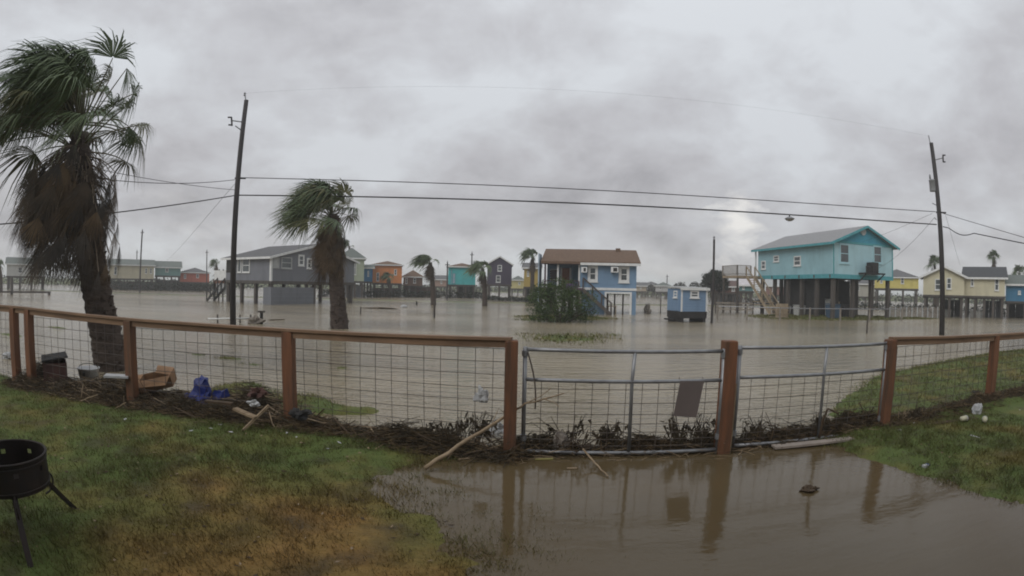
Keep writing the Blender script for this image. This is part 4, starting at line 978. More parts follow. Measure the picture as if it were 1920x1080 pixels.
palm('large ragged palm with a shaggy brown skirt behind the left fence', (213, 692), [(213, 692), (199, 630), (184, 560), (172, 490), (160, 420), (153, 340), (150, 250)],
     [.46, .40, .37, .36, .35, .31, .22], 92, 250, 1.9, 1.0, 11, skirt=(.68, .97), nseg=34, windb=.46,
     special=[([(162, 244), (190, 226), (222, 224), (240, 236)], .75), ([(150, 245), (190, 195), (222, 150), (238, 128)], .8)], dead_len=.82, dead_w=.82)
palm('palm with brown skirt standing in water in front of the grey house', (637, 616), [(637, 616), (634, 570), (630, 520), (627, 470), (625, 420), (624, 402)],
     [.46, .36, .33, .32, .28, .2], 62, 80, 1.3, 1.1, 23, skirt=(.66, .98), nseg=26, windb=.56,
     special=[([(630, 402), (642, 388), (650, 384)], .5)], dead_w=.55, dead_len=1.0, tan=True)
far_p = [('slender palm in the water before the dark fence', (813, 572), [(813, 572), (812, 545), (810, 520), (807, 492)], None, .8, .95, 24, 26, .75),
         ('palm growing against the left side of the purple house', (909, 574), [(909, 574), (909, 550), (908, 525), (905, 505)], None, .75, .85, 24, 22, .55),
         ('palm rising behind the mustard house', (997, 563), [(997, 563), (998, 530), (999, 500), (999, 480)], 66, .75, .9, 24, 20, .65),
         ('palm peeping over the roof of the sage house', (657, 560), [(657, 560), (657, 520), (656, 490), (655, 462)], 88, .8, .9, 18, 12, .6),
         ('small palm in front of the orange house', (731, 556), [(731, 556), (731, 540), (730, 530), (729, 520)], 82, .6, .8, 20, 12, .4),
         ('bushy palm behind the transformer pole', (1754, 560), [(1754, 560), (1754, 540), (1754, 515), (1752, 495)], 75, .8, .9, 20, 8, .3),
         ('thin palm standing above the cream house roof', (1862, 560), [(1862, 560), (1862, 530), (1863, 500), (1863, 482)], 78, .6, .75, 22, 14, .2),
         ('palm at the right edge above the deep blue house', (1912, 560), [(1912, 560), (1912, 540), (1912, 525), (1911, 512)], 80, .8, .9, 20, 8, .3),
         ('palm at the left edge beside the white house', (2, 545), [(2, 545), (2, 520), (1, 510), (0, 500)], 85, .9, 1.0, 20, 10, .5),
         ('small distant palm above the deck of the grey house', (406, 545), [(406, 545), (406, 520), (406, 505), (406, 496)], 95, .7, .9, 16, 6, .4)]
for i, (lab, b, path, rg, lp_, lb_, nl, nd, wb) in enumerate(far_p):
    palm(lab, b, path, [.30, .26, .24, .16], nl, nd, lp_, lb_, 40+i, rng=rg, detail=False, nseg=12, windb=wb, skirt=(.72, 1.0), dead_w=.5)

# ------------------------------------------------------------------ bushes and trees with leaf clumps
M_leaf1 = mat('bush_leaf', (0.072, 0.112, 0.032), (0.024, 0.044, 0.015), .75, 1.1, spec=.15)
M_leaf2 = mat('dark_leaf', (0.030, 0.036, 0.022), (0.014, 0.018, 0.012), .85, 1.2, spec=.1)
M_twig = mat('twig_bark', (.07, .055, .04), None, .9)
def leafy(name, label, cat, base, blobs, nleaf, size, m, seed, stems=5, group=None, pref='crown'):
    rnd = random.Random(seed); root = thing(name, label, cat, base, 0, group); mb = MB(); tw = MB(); nm = mnoise.noise
    tot = sum(b[3]*b[4]*b[5] for b in blobs)
    for (bx, by, bz, rx, ry, rz) in blobs:
        for _ in range(int(nleaf*rx*ry*rz/tot)):
            while True:
                d = Vector((rnd.uniform(-1, 1), rnd.uniform(-1, 1), rnd.uniform(-1, 1)))
                if d.length < 1: break
            d = d.normalized()*(d.length**.45)
            k = 1+.35*nm(d*2.3+Vector((seed, bx, bz)))
            if nm(Vector((d.x*3+bx, d.y*3, d.z*3+seed))) < -.28: continue
            p = Vector((bx+d.x*rx*k, by+d.y*ry*k, bz+d.z*rz*k))
            if p.z < .02: continue
            a = Vector((rnd.uniform(-1, 1), rnd.uniform(-1, 1), rnd.uniform(-.6, .8))).normalized(); b = a.cross(Vector((rnd.uniform(-1, 1), rnd.uniform(-1, 1), rnd.uniform(-1, 1)))).normalized()
            s = size*rnd.uniform(.6, 1.5); mb.add([p-b*s*.3, p+a*s*.5-b*s*.02, p+b*s*.3, p+a*s*1.1], [(0, 1, 2), (1, 3, 2)])
    for i in range(stems):
        b = blobs[i % len(blobs)]; e = Vector((b[0]+rnd.uniform(-.5, .5)*b[3], b[1]+rnd.uniform(-.5, .5)*b[4], b[2]+b[5]*.4)); s0 = Vector((rnd.uniform(-.2, .2), rnd.uniform(-.2, .2), -.3))
        tw.tube([s0, s0.lerp(e, .5)+Vector((rnd.uniform(-.1, .1), 0, .15)), e], [.09, .06, .02], 6)
    tw.build('trunk', M_twig, root); mb.build(pref, m, root); return root
bb = G(1050, 604)
leafy('leafy_bush', 'big mounded green bush in front of the blue house porch', 'bush', bb, [(a_, b_, c_*1.28, d_, e_, f_*1.25) for a_, b_, c_, d_, e_, f_ in [(-.2, 0, .8, 1.5, 1.2, 1.05), (1.0, .2, .75, .9, .8, .8), (-1.3, .3, .8, .8, .8, .95), (.1, .3, 1.5, 1.1, .9, .65), (1.8, .2, .45, .6, .5, .45)]+[(random.Random(k).uniform(-2.0, 2.0), random.Random(k+50).uniform(-.6, .4), random.Random(k+90).uniform(.3, 1.9)-.25*abs(random.Random(k).uniform(-2.0, 2.0)), .42, .4, .36) for k in range(16)]], 15000, .10, M_leaf1, 3, 9)
tb = at(1341, 540, 78); tb.z = 0
leafy('round_tree', 'round dark tree behind the small blue cabin', 'tree', tb, [(0, 0, 3.7, 1.8, 1.6, 1.35), (1.1, .3, 3.0, 1.2, 1.2, 1.1), (-1.1, .3, 3.0, 1.1, 1.2, 1.1), (.3, .2, 4.4, 1.1, 1.0, .75)], 7000, .28, M_leaf2, 5, 5)
for i, (px, rg, w_, hh) in enumerate(((1276, 115, 2.3, 1.9), (1302, 118, 2.0, 2.1), (1222, 140, 3, 1.5), (1253, 150, 2, 1.4))):
    b = at(px, 540, rg); b.z = 0
    leafy('shrub_tree', ['scruffy small tree left of those above the blue cabin roof', 'scruffy small tree showing above the blue cabin roof', 'low distant tree beside the distant white house', 'low distant tree left of the blue cabin'][i], 'tree', b, [(0, 0, 1.9 + hh*.35, w_*.6, w_*.6, hh*.6), (w_*.4, .3, 1.7+hh*.2, w_*.5, w_*.5, hh*.45)], 1300, .34, M_leaf2, 60+i, 4)
# hedges, fences of scrub and clutter below and behind the far houses
def scrub(name, label, px0, px1, rg0, rg1, h0, h1, n, size, m, seed):
    rnd = random.Random(seed); mb = MB(); a = at(px0, 540, rg0); b = at(px1, 540, rg1); a.z = b.z = 0
    for _ in range(n):
        t = rnd.random(); top = h0+(h1-h0)*(.5+.5*mnoise.noise(Vector((t*(b-a).length*.35, seed, 0))))
        p = a.lerp(b, t)+Vector((0, rnd.uniform(-1.2, 1.2), rnd.random()*top))
        q = Vector((rnd.uniform(-1, 1), rnd.uniform(-1, 1), rnd.uniform(-.6, .8))).normalized()*size; r_ = q.cross(Vector((rnd.uniform(-1, 1), rnd.uniform(-1, 1), 1))).normalized()*size*.45
        mb.add([p-r_, p+q*.5, p+r_, p+q*1.1], [(0, 1, 2), (1, 3, 2)])
    o = mb.build(name, m); o['kind'] = 'stuff'; o['label'] = label; return o
scrub('scrub_hedge', 'dark scrub under the far houses left of the grey house', 200, 420, 106, 100, 1.0, 1.9, 3600, .35, M_leaf2, 1)
scrub('scrub_hedge', 'dark scrub under the houses between the palms', 600, 910, 80, 88, .6, 1.5, 4200, .32, M_leaf2, 2)
scrub('scrub_hedge', 'dark scrub below the purple and mustard houses', 905, 1015, 78, 70, .3, .9, 1300, .28, M_leaf2, 3)
scrub('scrub_hedge', 'dark scrub behind the teal and cream houses', 1330, 1990, 98, 66, .5, 1.3, 5200, .3, M_leaf2, 4)
scrub('scrub_hedge', 'far dark scrub along the horizon', -60, 1000, 170, 190, 1.5, 3.0, 4200, .8, M_leaf2, 5)
scrub('scrub_hedge', 'far dark scrub along the horizon at right', 1000, 1990, 190, 170, 1.5, 3.0, 4200, .8, M_leaf2, 6)

# ------------------------------------------------------------------ fire pit in the yard corner
fc = G(112, 1016); rgf = rngof(G(70, 1000))
ctr = at(14, 850, 4.55); 
fp = thing('fire_pit', 'black steel drum fire pit on legs at the bottom left corner', 'fire pit', (ctr.x, ctr.y, surf(ctr.x, ctr.y)))
M_fire = mat('burnt_steel', (.022, .020, .020), (.035, .024, .019), .55, 6, metal=.3, bump=.002)
rim_z = at(60, 862, 4.3).z-fp.location.z; bot_z = rim_z-.255; rdr = .345
n = 48; rows = [bot_z, bot_z+.03, bot_z+.06, bot_z+.09, bot_z+.11, bot_z+.13, bot_z+.15, bot_z+.19, bot_z+.22, rim_z]
mb = MB()
for rr_, rev in ((rdr, False), (rdr-.006, True)):
    vs = [(rr_*math.cos(2*math.pi*k/n), rr_*math.sin(2*math.pi*k/n), z) for z in rows for k in range(n)]; fs = []
    for i in range(len(rows)-1):
        for k in range(n):
            if i == 6 and k % 6 == 2: continue
            q = (i*n+k, i*n+(k+1) % n, (i+1)*n+(k+1) % n, (i+1)*n+k); fs.append(q[::-1] if rev else q)
    mb.add(vs, fs)
mb.lathe([(rdr-.006, bot_z), (.01, bot_z-.02)], n); mb.build('drum', M_fire, fp, True)
mb = MB(); mb.tube([(rdr*1.01*math.cos(t), rdr*1.01*math.sin(t), rim_z) for t in np.linspace(0, 2*math.pi, 41)], .012, 8, False); mb.build('rim', M_fire, fp, True)
for zb_ in (bot_z+.06, bot_z+.245):
    mb = MB(); mb.tube([(rdr*1.005*math.cos(t), rdr*1.005*math.sin(t), zb_-.03) for t in np.linspace(0, 2*math.pi, 41)], .007, 6, False); mb.build('hoop', M_fire, fp, True)
for k in range(3):
    t = R(-35+120*k); c, s = math.cos(t), math.sin(t)
    mb = MB(); mb.beam((c*(rdr-.06), s*(rdr-.06), bot_z+.02), (c*(rdr+.30), s*(rdr+.30), -.03), .05, .035); lg = mb.build('leg', M_fire, fp)
    mb = MB(); mb.tube([(c*(rdr-.02+.11*math.sin(u)), s*(rdr-.02+.11*math.sin(u)), bot_z-.08+.10*math.cos(u)) for u in np.linspace(0, math.pi, 9)], .009, 6); mb.build('leg_brace', M_fire, lg)

# ------------------------------------------------------------------ flotsam along the fence
def fence_y(x): return float(np.interp(x, [-12, -8.7, -5.9, -3.05, 0, 2.76, 5.6, 8.9, 12], [6.5, 6.45, 6.52, 6.65, 6.17, 6.14, 6.25, 6.56, 6.7]))
def thatch(name, label, x0, x1, n, hgt, spread, lmin, lmax, m, seed, dense=None, off=0.0, rmul=1.0, esd=.22):
    rnd = random.Random(seed); mb = MB()
    for _ in range(n):
        x = rnd.uniform(x0, x1); k = .5+.75*mnoise.noise(Vector((x*1.3, seed*.1, 0)))+.55*mnoise.noise(Vector((x*4.1, seed*.1, 3)))
        if rnd.random() > k+.25: continue
        dy = rnd.gauss(0, spread); y = fence_y(x)+dy+off
        z = max(0, surf(x, y))+rnd.random()**1.6*hgt*max(.2, k)*math.exp(-(dy/spread/1.6)**2)
        a = rnd.gauss(0, .55); e = rnd.gauss(0, esd); ln = rnd.uniform(lmin, lmax)
        d = Vector((math.cos(a)*math.cos(e), math.sin(a)*math.cos(e), math.sin(e)))*ln*rnd.choice((-1, 1)); r = rnd.uniform(.0025, .006)*rmul; p = Vector((x, y, z))
        b = Vector((rnd.uniform(-.1, .1), rnd.uniform(-.1, .1), rnd.uniform(-.03, .06)))*ln
        mb.tube([p-d/2, p+b, p+d/2], [r, r, r*.5], 3, False)
    o = mb.build(name, m); o['kind'] = 'stuff'; o['label'] = label; return o
thatch('wrack_straw', 'matted wet straw washed against the foot of the left fence', -9.6, 0.1, 10500, .24, .14, .10, .40, M_straw, 1)
thatch('wrack_straw', 'darker matted stalks washed against the left fence', -9.6, 0.1, 9000, .30, .13, .10, .5, M_reed, 2)
thatch('wrack_heap', 'high heap of tangled straw behind the fence beside the palm', -9.2, -3.9, 7500, .50, .27, .12, .5, M_straw, 11, off=.48)
thatch('wrack_heap', 'dark reeds tangled in the high heap beside the palm', -9.2, -3.6, 7500, .52, .27, .12, .6, M_reed, 12, off=.46)
thatch('wrack_heap', 'bleached stalks strewn over the heap beside the palm', -9.0, -2.4, 900, .50, .28, .12, .5, M_stick, 13, off=.30)
thatch('wrack_straw', 'bleached stalks strewn along the foot of fence and gates', -3.2, 5.4, 520, .20, .12, .08, .3, M_stick, 14, off=.05)
thatch('wrack_straw', 'dark matted stalks caught under the metal gates', 0.1, 5.6, 7000, .26, .08, .10, .4, M_reed, 3, off=.19)
thatch('wrack_straw', 'pale stalks caught under the metal gates', 0.1, 5.6, 4200, .22, .08, .10, .35, M_straw, 4, off=.18)
thatch('wrack_straw', 'brown stalks washed along the right fence', 5.6, 12, 3400, .14, .13, .10, .4, M_straw, 5)
thatch('wrack_straw', 'dark stalks washed along the right fence', 5.6, 12, 2600, .14, .12, .10, .4, M_reed, 6)

thatch('snagged_twigs', 'crooked dark twigs sticking out of the wrack on the left fence', -9.2, 0.0, 330, .26, .16, .3, .9, M_bark, 21, off=.06, rmul=1.9, esd=.5)
thatch('snagged_twigs', 'crooked pale twigs sticking out of the wrack on the left fence', -9.2, 0.0, 150, .26, .18, .25, .7, M_stick, 22, off=.05, rmul=1.7, esd=.45)
thatch('snagged_twigs', 'crooked dark twigs caught low in the gate mesh', 0.2, 5.5, 190, .24, .06, .25, .7, M_bark, 23, off=.14, rmul=1.6, esd=.6)
thatch('snagged_twigs', 'upright brown stalks caught low in gate and fence mesh', -3.0, 5.5, 420, .16, .05, .15, .42, M_straw, 24, off=.12, rmul=1.2, esd=1.1)
def stick(label, pts, r0, r1, m, twigs=(), name='branch', cat='branch'):
    root = thing(name, label, cat, pts[0]); o = Vector(pts[0]); n = len(pts)
    P = []
    for i in range(n-1):
        for k in range(4):
            t = k/4; c = Vector(pts[i]).lerp(Vector(pts[i+1]), t); P.append(c-o+Vector((random.uniform(-1, 1), random.uniform(-1, 1), random.uniform(-1, 1)))*r0*.35*(1 if i+k else 0))
    P.append(Vector(pts[-1])-o); mb = MB(); mb.tube(P, [r0+(r1-r0)*i/(len(P)-1) for i in range(len(P))], 7); mb.build('stem', m, root, True)
    for tw in twigs:
        mb = MB(); mb.tube([Vector(q)-o for q in tw], [r1*1.1]+[r1*.6]*(len(tw)-1), 5); mb.build('twig', m, root)
    return root
# long bleached branch leaning through the fence
A = G(797, 878, .05); B = at(950, 778, 6.18); Cc = at(985, 757, 6.15); Dd = at(1058, 737, 6.1)
stick('long bleached branch leaning from the lawn through fence to gate', [A, at(880, 822, 5.85), B, Cc, Dd], .026, .008, M_stick, twigs=([Cc, at(1015, 742, 6.1), at(1033, 728, 6.1)], [at(1020, 748, 6.1), at(1040, 755, 6.1), at(1048, 763, 6.1)], [B, at(935, 765, 6.1), at(920, 800, 6.1)]))
stick('short pale stick poking out of the puddle before the wide gate', [at(1093, 842, 6.0), G(1115, 868, .06), G(1141, 894, .01)], .013, .008, M_stick)
stick('thin pale twig on grass by the left fence', [G(126, 768, .06), G(150, 752, .1), at(183, 740, 8.1)], .012, .007, M_stick)
stick('thin curved twig on grass beside the second fence post', [G(192, 771, .06), G(215, 767, .08), at(236, 755, 8.2)], .012, .007, M_stick)
stick('tiny pale twig on the lawn before the middle fence bay', [G(704, 842, .07), G(720, 832, .09)], .010, .006, M_stick)
stick('dark thin branch caught crosswise on mesh by the orange-brown post', [at(510, 750, 7.4), at(548, 755, 7.3)], .016, .008, M_bark)
def plank(label, p, q, wd, tk, m, tip=None, cat='plank'):
    root = thing('plank', label, cat, p); mb = MB(); d = Vector(q)-Vector(p); mb.beam((0, 0, 0), d*.55, wd, tk); mb.beam(d*.55, d, wd*.97, tk*.98); mb.build('board', m, root)
    if tip: MB().beam(-d*.16, -d*.002, wd*.8, tk*.9).build('charred_end', tip, root)
    return root
plank('weathered plank with blackened end lying on lawn against the fence', G(450, 812, .07), at(504, 760, 7.05), .075, .03, M_stick, M_dark)
plank('short pale plank lying behind the blackened plank', at(440, 766, 7.3), at(480, 783, 7.0), .09, .03, M_stick)
plank('dark board lying over the blue tarp', at(386, 752, 7.5), at(436, 757, 7.3), .09, .03, M_bark)
plank('pale grey board floating under the right-hand gate', G(1450, 838, .03), G(1598, 822, .05), .14, .03, mat('pale_board', (.34, .29, .25), None, .7))
plank('dark waterlogged log along the foot of the right fence', G(1688, 806, .06), G(1830, 788, .08), .13, .10, M_bark, None, 'log')
plank('dark plank floating in the flood before the grey house', G(505, 600, .02), G(532, 599, .02), .18, .05, M_bark)

def crumple(name, label, cat, p, rx, ry, rz, m, seed, amp=.5, parts=None):
    root = thing(name, label, cat, p); mb = MB()
    vs = []; nu, nv = 22, 14
    mb.blob((0, 0, rz*.55), rx, ry, rz, seed, amp, nu, nv, zmin=-.02)
    mb.v = [(x+.25*rx*mnoise.noise(Vector((x/rx*3, y/ry*3, z/rz*3+seed))), y+.25*ry*mnoise.noise(Vector((x/rx*3+7, y/ry*3, z/rz*2+seed))), max(-.02, z+.35*rz*mnoise.noise(Vector((x/rx*4, y/ry*4+5, seed))))) for x, y, z in mb.v]
    mb.build('body', m, root, False)
    if parts: parts(root)
    return root
M_tarp = mat('blue_tarp', (.020, .035, .19), (.012, .018, .09), .4, 5, bump=.01); M_bag = mat('white_plastic', (.46, .47, .48), (.34, .34, .34), .45, 6, bump=.005)
M_card = mat('wet_cardboard', (.30, .175, .095), (.17, .10, .055), .9, 4, bump=.005); M_red = mat('red_brown_board', (.105, .052, .042), (.06, .034, .03), .8, 4, bump=.004)
def hem(root):
    for k, (dx, dy) in enumerate(((.25, -.12), (-.25, -.1))): MB().tube([(dx, dy, .12), (dx*1.5, dy-.1, .06), (dx*1.9, dy-.12, .02)], .012, 5).build('tie_rope', M_stick, root)
crumple('tarp', 'crumpled blue tarp heaped against the fence mesh', 'tarp', G(392, 776, .02), .34, .16, .26, M_tarp, 2, .5, hem)
# torn cardboard box
cb = thing('cardboard_box', 'torn tan cardboard box on the heap beside the palm', 'box', at(298, 708, 9.15)-Vector((0, 0, .14)), R(20)); cb.rotation_euler = (R(9), R(-12), R(24))
mb = MB(); mb.box(-.30, -.2, 0, .30, -.19, .20).box(-.30, .19, 0, .30, .2, .20).box(-.30, -.19, 0, -.29, .19, .20).box(.29, -.19, 0, .30, .19, .20).box(-.29, -.19, .0, .29, .19, .01); mb.build('carton', M_card, cb)
for pts in ([(-.30, -.2, .2), (.30, -.2, .2), (.24, -.42, .12), (-.26, -.40, .16)], [(-.3, .2, .2), (-.3, -.19, .2), (-.48, -.15, .26), (-.46, .17, .22)], [(.3, -.19, .2), (.3, .2, .2), (.02, .18, .30), (.05, -.17, .28)]): MB().slab(pts, .006).build('flap', M_card, cb)
# drowned chest of boards and pale tub
ch = thing('wooden_chest', 'dark red-brown wooden chest tipped against the corner fence posts', 'chest', G(108, 728, .0), R(-38))
for k in range(4): MB().box(-.42, -.28, .02+.13*k, .42, -.255, .14+.13*k).build('board', M_red, ch)
for x in (-.42, .395): MB().box(x, -.253, .0, x+.025, .22, .54).build('end_panel', M_red, ch)
MB().box(-.40, .2, 0, .39, .22, .54).build('back_panel', M_red, ch); MB().slab([(-.45, -.3, .56), (.45, -.3, .57), (.45, .25, .64), (-.45, .25, .62)], .03).build('lid', M_dark, ch)
tb_ = thing('plastic_tub', 'pale plastic tub with black handle bar next to the red-brown chest', 'tub', G(167, 712, .08), R(20))
mb = MB(); mb.lathe([(.01, .0), (.20, .0), (.24, .22), (.26, .23), (.26, .25), (.23, .25), (.19, .03), (.01, .03)], 20); mb.build('bucket', M_bag, tb_, True)
mb = MB(); mb.tube([(.25*math.cos(t), .02, .23+.10*math.sin(t)) for t in np.linspace(0, math.pi, 10)], .008, 5); mb.build('handle', M_dark, tb_)
MB().box(-.03, -.255, .08, .03, -.232, .18).build('printed_mark', M_dark, tb_)
plank('white foam board lying behind the second fence post', at(197, 704, 8.9), at(242, 706, 8.8), .22, .03, M_bag, None, 'board')
plank('flat white panel lying on the grass by the corner posts', G(100, 748, .05), G(128, 746, .06), .16, .02, M_bag, None, 'board')
crumple('carrier_bag', 'white plastic bag snagged on the mesh of the middle fence bay', 'bag', at(903, 752, 6.25), .075, .03, .10, M_bag, 5, .5)
crumple('carrier_bag', 'limp white bag slumped at the mesh beside the wide gate', 'bag', G(932, 812, .05), .10, .06, .09, M_bag, 7, .5)
crumple('carrier_bag', 'grey-white sack in the weeds under the wide gate', 'bag', G(1050, 842, .06), .07, .05, .15, mat('dirty_sack', (.24, .21, .18), None, .6), 8, .5)
crumple('carrier_bag', 'upright white bag at the last right-hand fence post', 'bag', G(1831, 779, .08), .10, .08, .13, M_bag, 27, .30)
crumple('driftwood_lump', 'dark rounded lump of driftwood in the driveway puddle', 'driftwood', G(1517, 921, -.01), .10, .06, .04, M_bark, 10, .4)
crumple('black_bag', 'black bag scrap on the bank behind the last right-hand post', 'bag', G(1828, 742, .14), .12, .08, .06, M_dark, 11, .4)
crumple('white_scrap', 'white scrap beside the dark plank by the fence', 'litter', at(477, 760, 7.2), .08, .04, .05, M_bag, 17, .5)
crumple('brown_rag', 'dark brown rag hung above the white scrap by the fence', 'rag', at(482, 742, 7.5), .13, .07, .07, M_red, 19, .6)
crumple('dark_clod', 'dark clod stuck beside the orange-brown fence post', 'debris', at(562, 782, 6.9), .12, .07, .07, M_dark, 24, .6)
crumple('styrofoam_block', 'white foam lump floating left of the corner posts', 'litter', G(16, 672, .0), .22, .14, .10, M_bag, 15, .3)
for i, (px, py, lab) in enumerate(((1806, 790, 'squashed cream paper cup below the upright white bag, nearer the gate'), (1846, 792, 'cream paper cup below the upright white bag, nearer the post'))):
    cp = thing('paper_cup', lab, 'cup', G(px, py, .13), R(40*i)); mb = MB(); mb.tube([(-.07, 0, .05), (.06, 0, .04)], [.036, .05], 12); mb.build('cup', mat('cream_paper', (.55, .52, .38), None, .7), cp, True); MB().tube([(.058, 0, .04), (.072, 0, .04)], [.054, .054], 12).build('lip', M_bag, cp, True)
ct = thing('drink_carton', 'blue and white carton floating at the edge of the right puddle', 'carton', G(1735, 878, .01), R(10)); MB().box(-.05, -.03, 0, .03, .03, .045).build('carton', M_bag, ct); MB().box(.031, -.03, 0, .07, .03, .045).build('blue_end', M_tarp, ct)
plank('long white strip of paper on the grass inside the right fence', G(1820, 816, .12), G(1836, 821, .11), .05, .012, M_bag, None, 'litter')
plank('yellowed strip floating before the wide gate', G(1003, 861, .01), G(1037, 860, .01), .035, .012, mat('yellow_strip', (.36, .32, .12), None, .7), None, 'litter')
plank('pale leaf-like strip floating in front of the yellowed strip', G(1063, 878, .008), G(1082, 878, .008), .03, .01, M_stick, None, 'litter')

def litter(name, label, n, x0, x1, y0, y1, m, seed, size):
    rnd = random.Random(seed); mb = MB()
    for _ in range(n):
        x, y = rnd.uniform(x0, x1), rnd.uniform(y0, y1); z = surf(x, y)+rnd.uniform(.006, .035)
        if z < .012: continue
        a = rnd.uniform(0, 6.28); l_ = size*rnd.uniform(.5, 1.6); w_ = l_*rnd.uniform(.25, .6); c, s_ = math.cos(a), math.sin(a)
        mb.slab([(x-c*l_, y-s_*l_, z), (x+s_*w_, y-c*w_, z+rnd.uniform(0, .01)), (x+c*l_, y+s_*l_, z+rnd.uniform(-.003, .01)), (x-s_*w_, y+c*w_, z)], .003)
    o = mb.build(name, m); o['kind'] = 'stuff'; o['label'] = label; return o
litter('leaf_litter', 'brown leaf scraps scattered over lawn and puddle', 520, -7, 6, 2.2, 6.3, M_bark, 1, .022)
litter('leaf_litter', 'pale straw scraps scattered over lawn and puddle', 330, -7, 6, 2.2, 6.3, M_stick, 2, .018)
litter('paper_scraps', 'white paper scraps scattered along the wrack line', 30, -8, 9, 5.6, 6.6, M_bag, 3, .03)

# dead weeds tangled in the mesh
def weeds(label, px, py, hgt, spread, n, seed, m=None, lean=0.0):
    rnd = random.Random(seed); p = G(px, py); root = thing('dead_weed', label, 'weed', p, 0, 'dead weeds tangled in fence and gates'); mb = MB(); lf = MB()
    for k in range(n):
        a = rnd.uniform(-spread, spread); h_ = hgt*rnd.uniform(.5, 1.05); x0 = rnd.gauss(0, .04)
        pts = [Vector((x0, rnd.uniform(-.02, .06), -.02)), Vector((x0+a*.35+lean*.3, .03, h_*.5)), Vector((x0+a+lean, .03+rnd.uniform(-.05, .05), h_)), Vector((x0+a*1.5+lean*1.6, .02, h_*rnd.uniform(.75, 1.0)))]
        mb.tube(pts, [.006, .005, .004, .002], 4, False)
        for q in range(5):
            t = rnd.random(); c = pts[1].lerp(pts[3], t); e = c+Vector((rnd.uniform(-.07, .07), rnd.uniform(-.03, .03), rnd.uniform(-.12, .02))); s_ = Vector((rnd.uniform(.006, .016), 0, .004))
            lf.add([c-s_*1.6, c+s_*1.6, e+s_*.6, e-s_*.4], [(0, 1, 2, 3)])
    mb.build('stem', m or M_reed, root); lf.build('withered_leaves', M_reed, root); return root
W = [(800, 828, .30, .12, 5, 'leftmost low weed tuft in the middle fence bay'), (840, 832, .28, .12, 6, 'weed tuft right of the leftmost in the middle fence bay'), (868, 836, .42, .2, 6, 'arching weed under the plastic bag in the middle bay'),
     (895, 838, .45, .14, 6, 'tall weed tuft below the white bag on the mesh'), (738, 822, .2, .1, 4, 'small weed tuft at the centre of the middle fence bay'), (1012, 848, .25, .12, 6, 'weed tuft at the hinge end of the wide gate'),
     (1062, 848, .45, .3, 7, 'big leaning weed near the hinge end of the wide gate'), (1118, 848, .35, .12, 6, 'weed tuft left of the brace of the wide gate'), (1150, 848, .38, .1, 6, 'weed tuft just left of the wide gate brace'),
     (1205, 848, .24, .2, 5, 'low weed right of the wide gate brace'), (1275, 846, .46, .1, 9, 'dense upright weed under the hanging plate'), (1305, 846, .48, .1, 9, 'dense upright weed right of the hanging plate'),
     (1400, 838, .36, .16, 7, 'red-tipped weed at the post end of the right-hand gate'), (1425, 836, .42, .12, 6, 'thin tall weed in the right-hand gate'), (1470, 832, .2, .12, 5, 'low weed left of the right-hand gate brace'),
     (1535, 826, .40, .1, 6, 'arched weed beside the right-hand gate brace'), (1612, 815, .28, .06, 6, 'weed at the hinge end of the right-hand gate'), (290, 770, .3, .25, 8, 'weed tangle right of the second fence post'), (600, 800, .16, .2, 6, 'low tangle right of the orange-brown post')]
for i, (px, py, hh, sp, n_, lab) in enumerate(W): weeds(lab, px, py, hh*1.1, sp*1.2, n_*2, 100+i, lean=random.uniform(-.1, .15))
stick('bent dark stem arching over the right-hand gate brace', [at(1536, 820, 6.25), at(1542, 790, 6.2), at(1552, 766, 6.2), at(1573, 776, 6.2)], .018, .010, M_bark)
weeds('dense bundle of dead reeds beside the right gate hinge post', 1712, 803, .36, .12, 26, 77, M_reed); weeds('tawny reeds right of the dense reed bundle', 1735, 800, .30, .14, 18, 78, M_straw); weeds('slanting pale reeds against the right hinge post', 1690, 806, .32, .16, 14, 79, M_stick, .15)

# ------------------------------------------------------------------ small things standing in the flood
def stake(label, px, py, top_px, r=.06, m=None, cap=None):
    p = G(px, py); root = thing('stake', label, 'stake', p); z = at(px, top_px, rngof(p)).z
    mb = MB(); mb.tube([(0, 0, -.3), (.01, 0, z*.95), (.012, 0, z)], [r, r*.95, r*.7], 8); mb.build('shaft', m or M_pile, root)
    if cap: MB().box(-r*1.6, -r*1.6, z, r*1.6, r*1.6, z+r).build('cap', cap, root)
    return root
stake('thick dark stump standing right of the leaning pole', 490, 607, 586, .09, M_dark, M_pile); stake('short grey stake in the water right of the second palm', 676, 589, 575, .05)
stake('short dark stake in the water left of the slender palm', 781, 572, 565, .09, M_dark); stake('tall stake beside the second palm trunk', 652, 566, 530, .07); stake('thin stake in front of the slender palm', 814, 596, 565, .07)
stake('small stake in the water in front of the teal house bank', 1625, 625, 598, .05); stake('tall stake at the road by the purple house', 948, 566, 556, .08); stake('reflective marker stake near the cabin', 1238, 588, 560, .05)
pl = thing('white_pipe_rack', 'white pipe lying on short stakes in the water by the leaning pole', 'pipe', G(440, 605)); o = pl.location
MB().tube([at(390, 598, rngof(G(400, 606)))-o, at(472, 597, rngof(G(465, 606)))-o], .045, 8).build('pipe', M_white, pl, True)
for px in (408, 450, 470): q = G(px, 606)-o; MB().box(q.x-.03, q.y-.03, -.3, q.x+.03, q.y+.03, at(px, 590, rngof(G(px, 606))).z).build('stake', M_pile, pl)
crumple('tangled_wrack', 'grey heap of wrack around the dark stump by the leaning pole', 'debris', G(480, 607), .35, .2, .22, M_deckw, 31, .5)
crumple('floating_wrack', 'dark low raft of wrack floating beyond the second palm', 'debris', G(712, 579), 1.3, .25, .07, M_bark, 32, .4)
crumple('white_float', 'small white float in the water left of the slender palm', 'buoy', G(757, 577), .28, .2, .16, M_bag, 33, .2)
crumple('uprooted_stump', 'grey uprooted stump in the water right of the blue house', 'stump', G(1214, 588), .28, .3, .42, M_deckw, 34, .5)
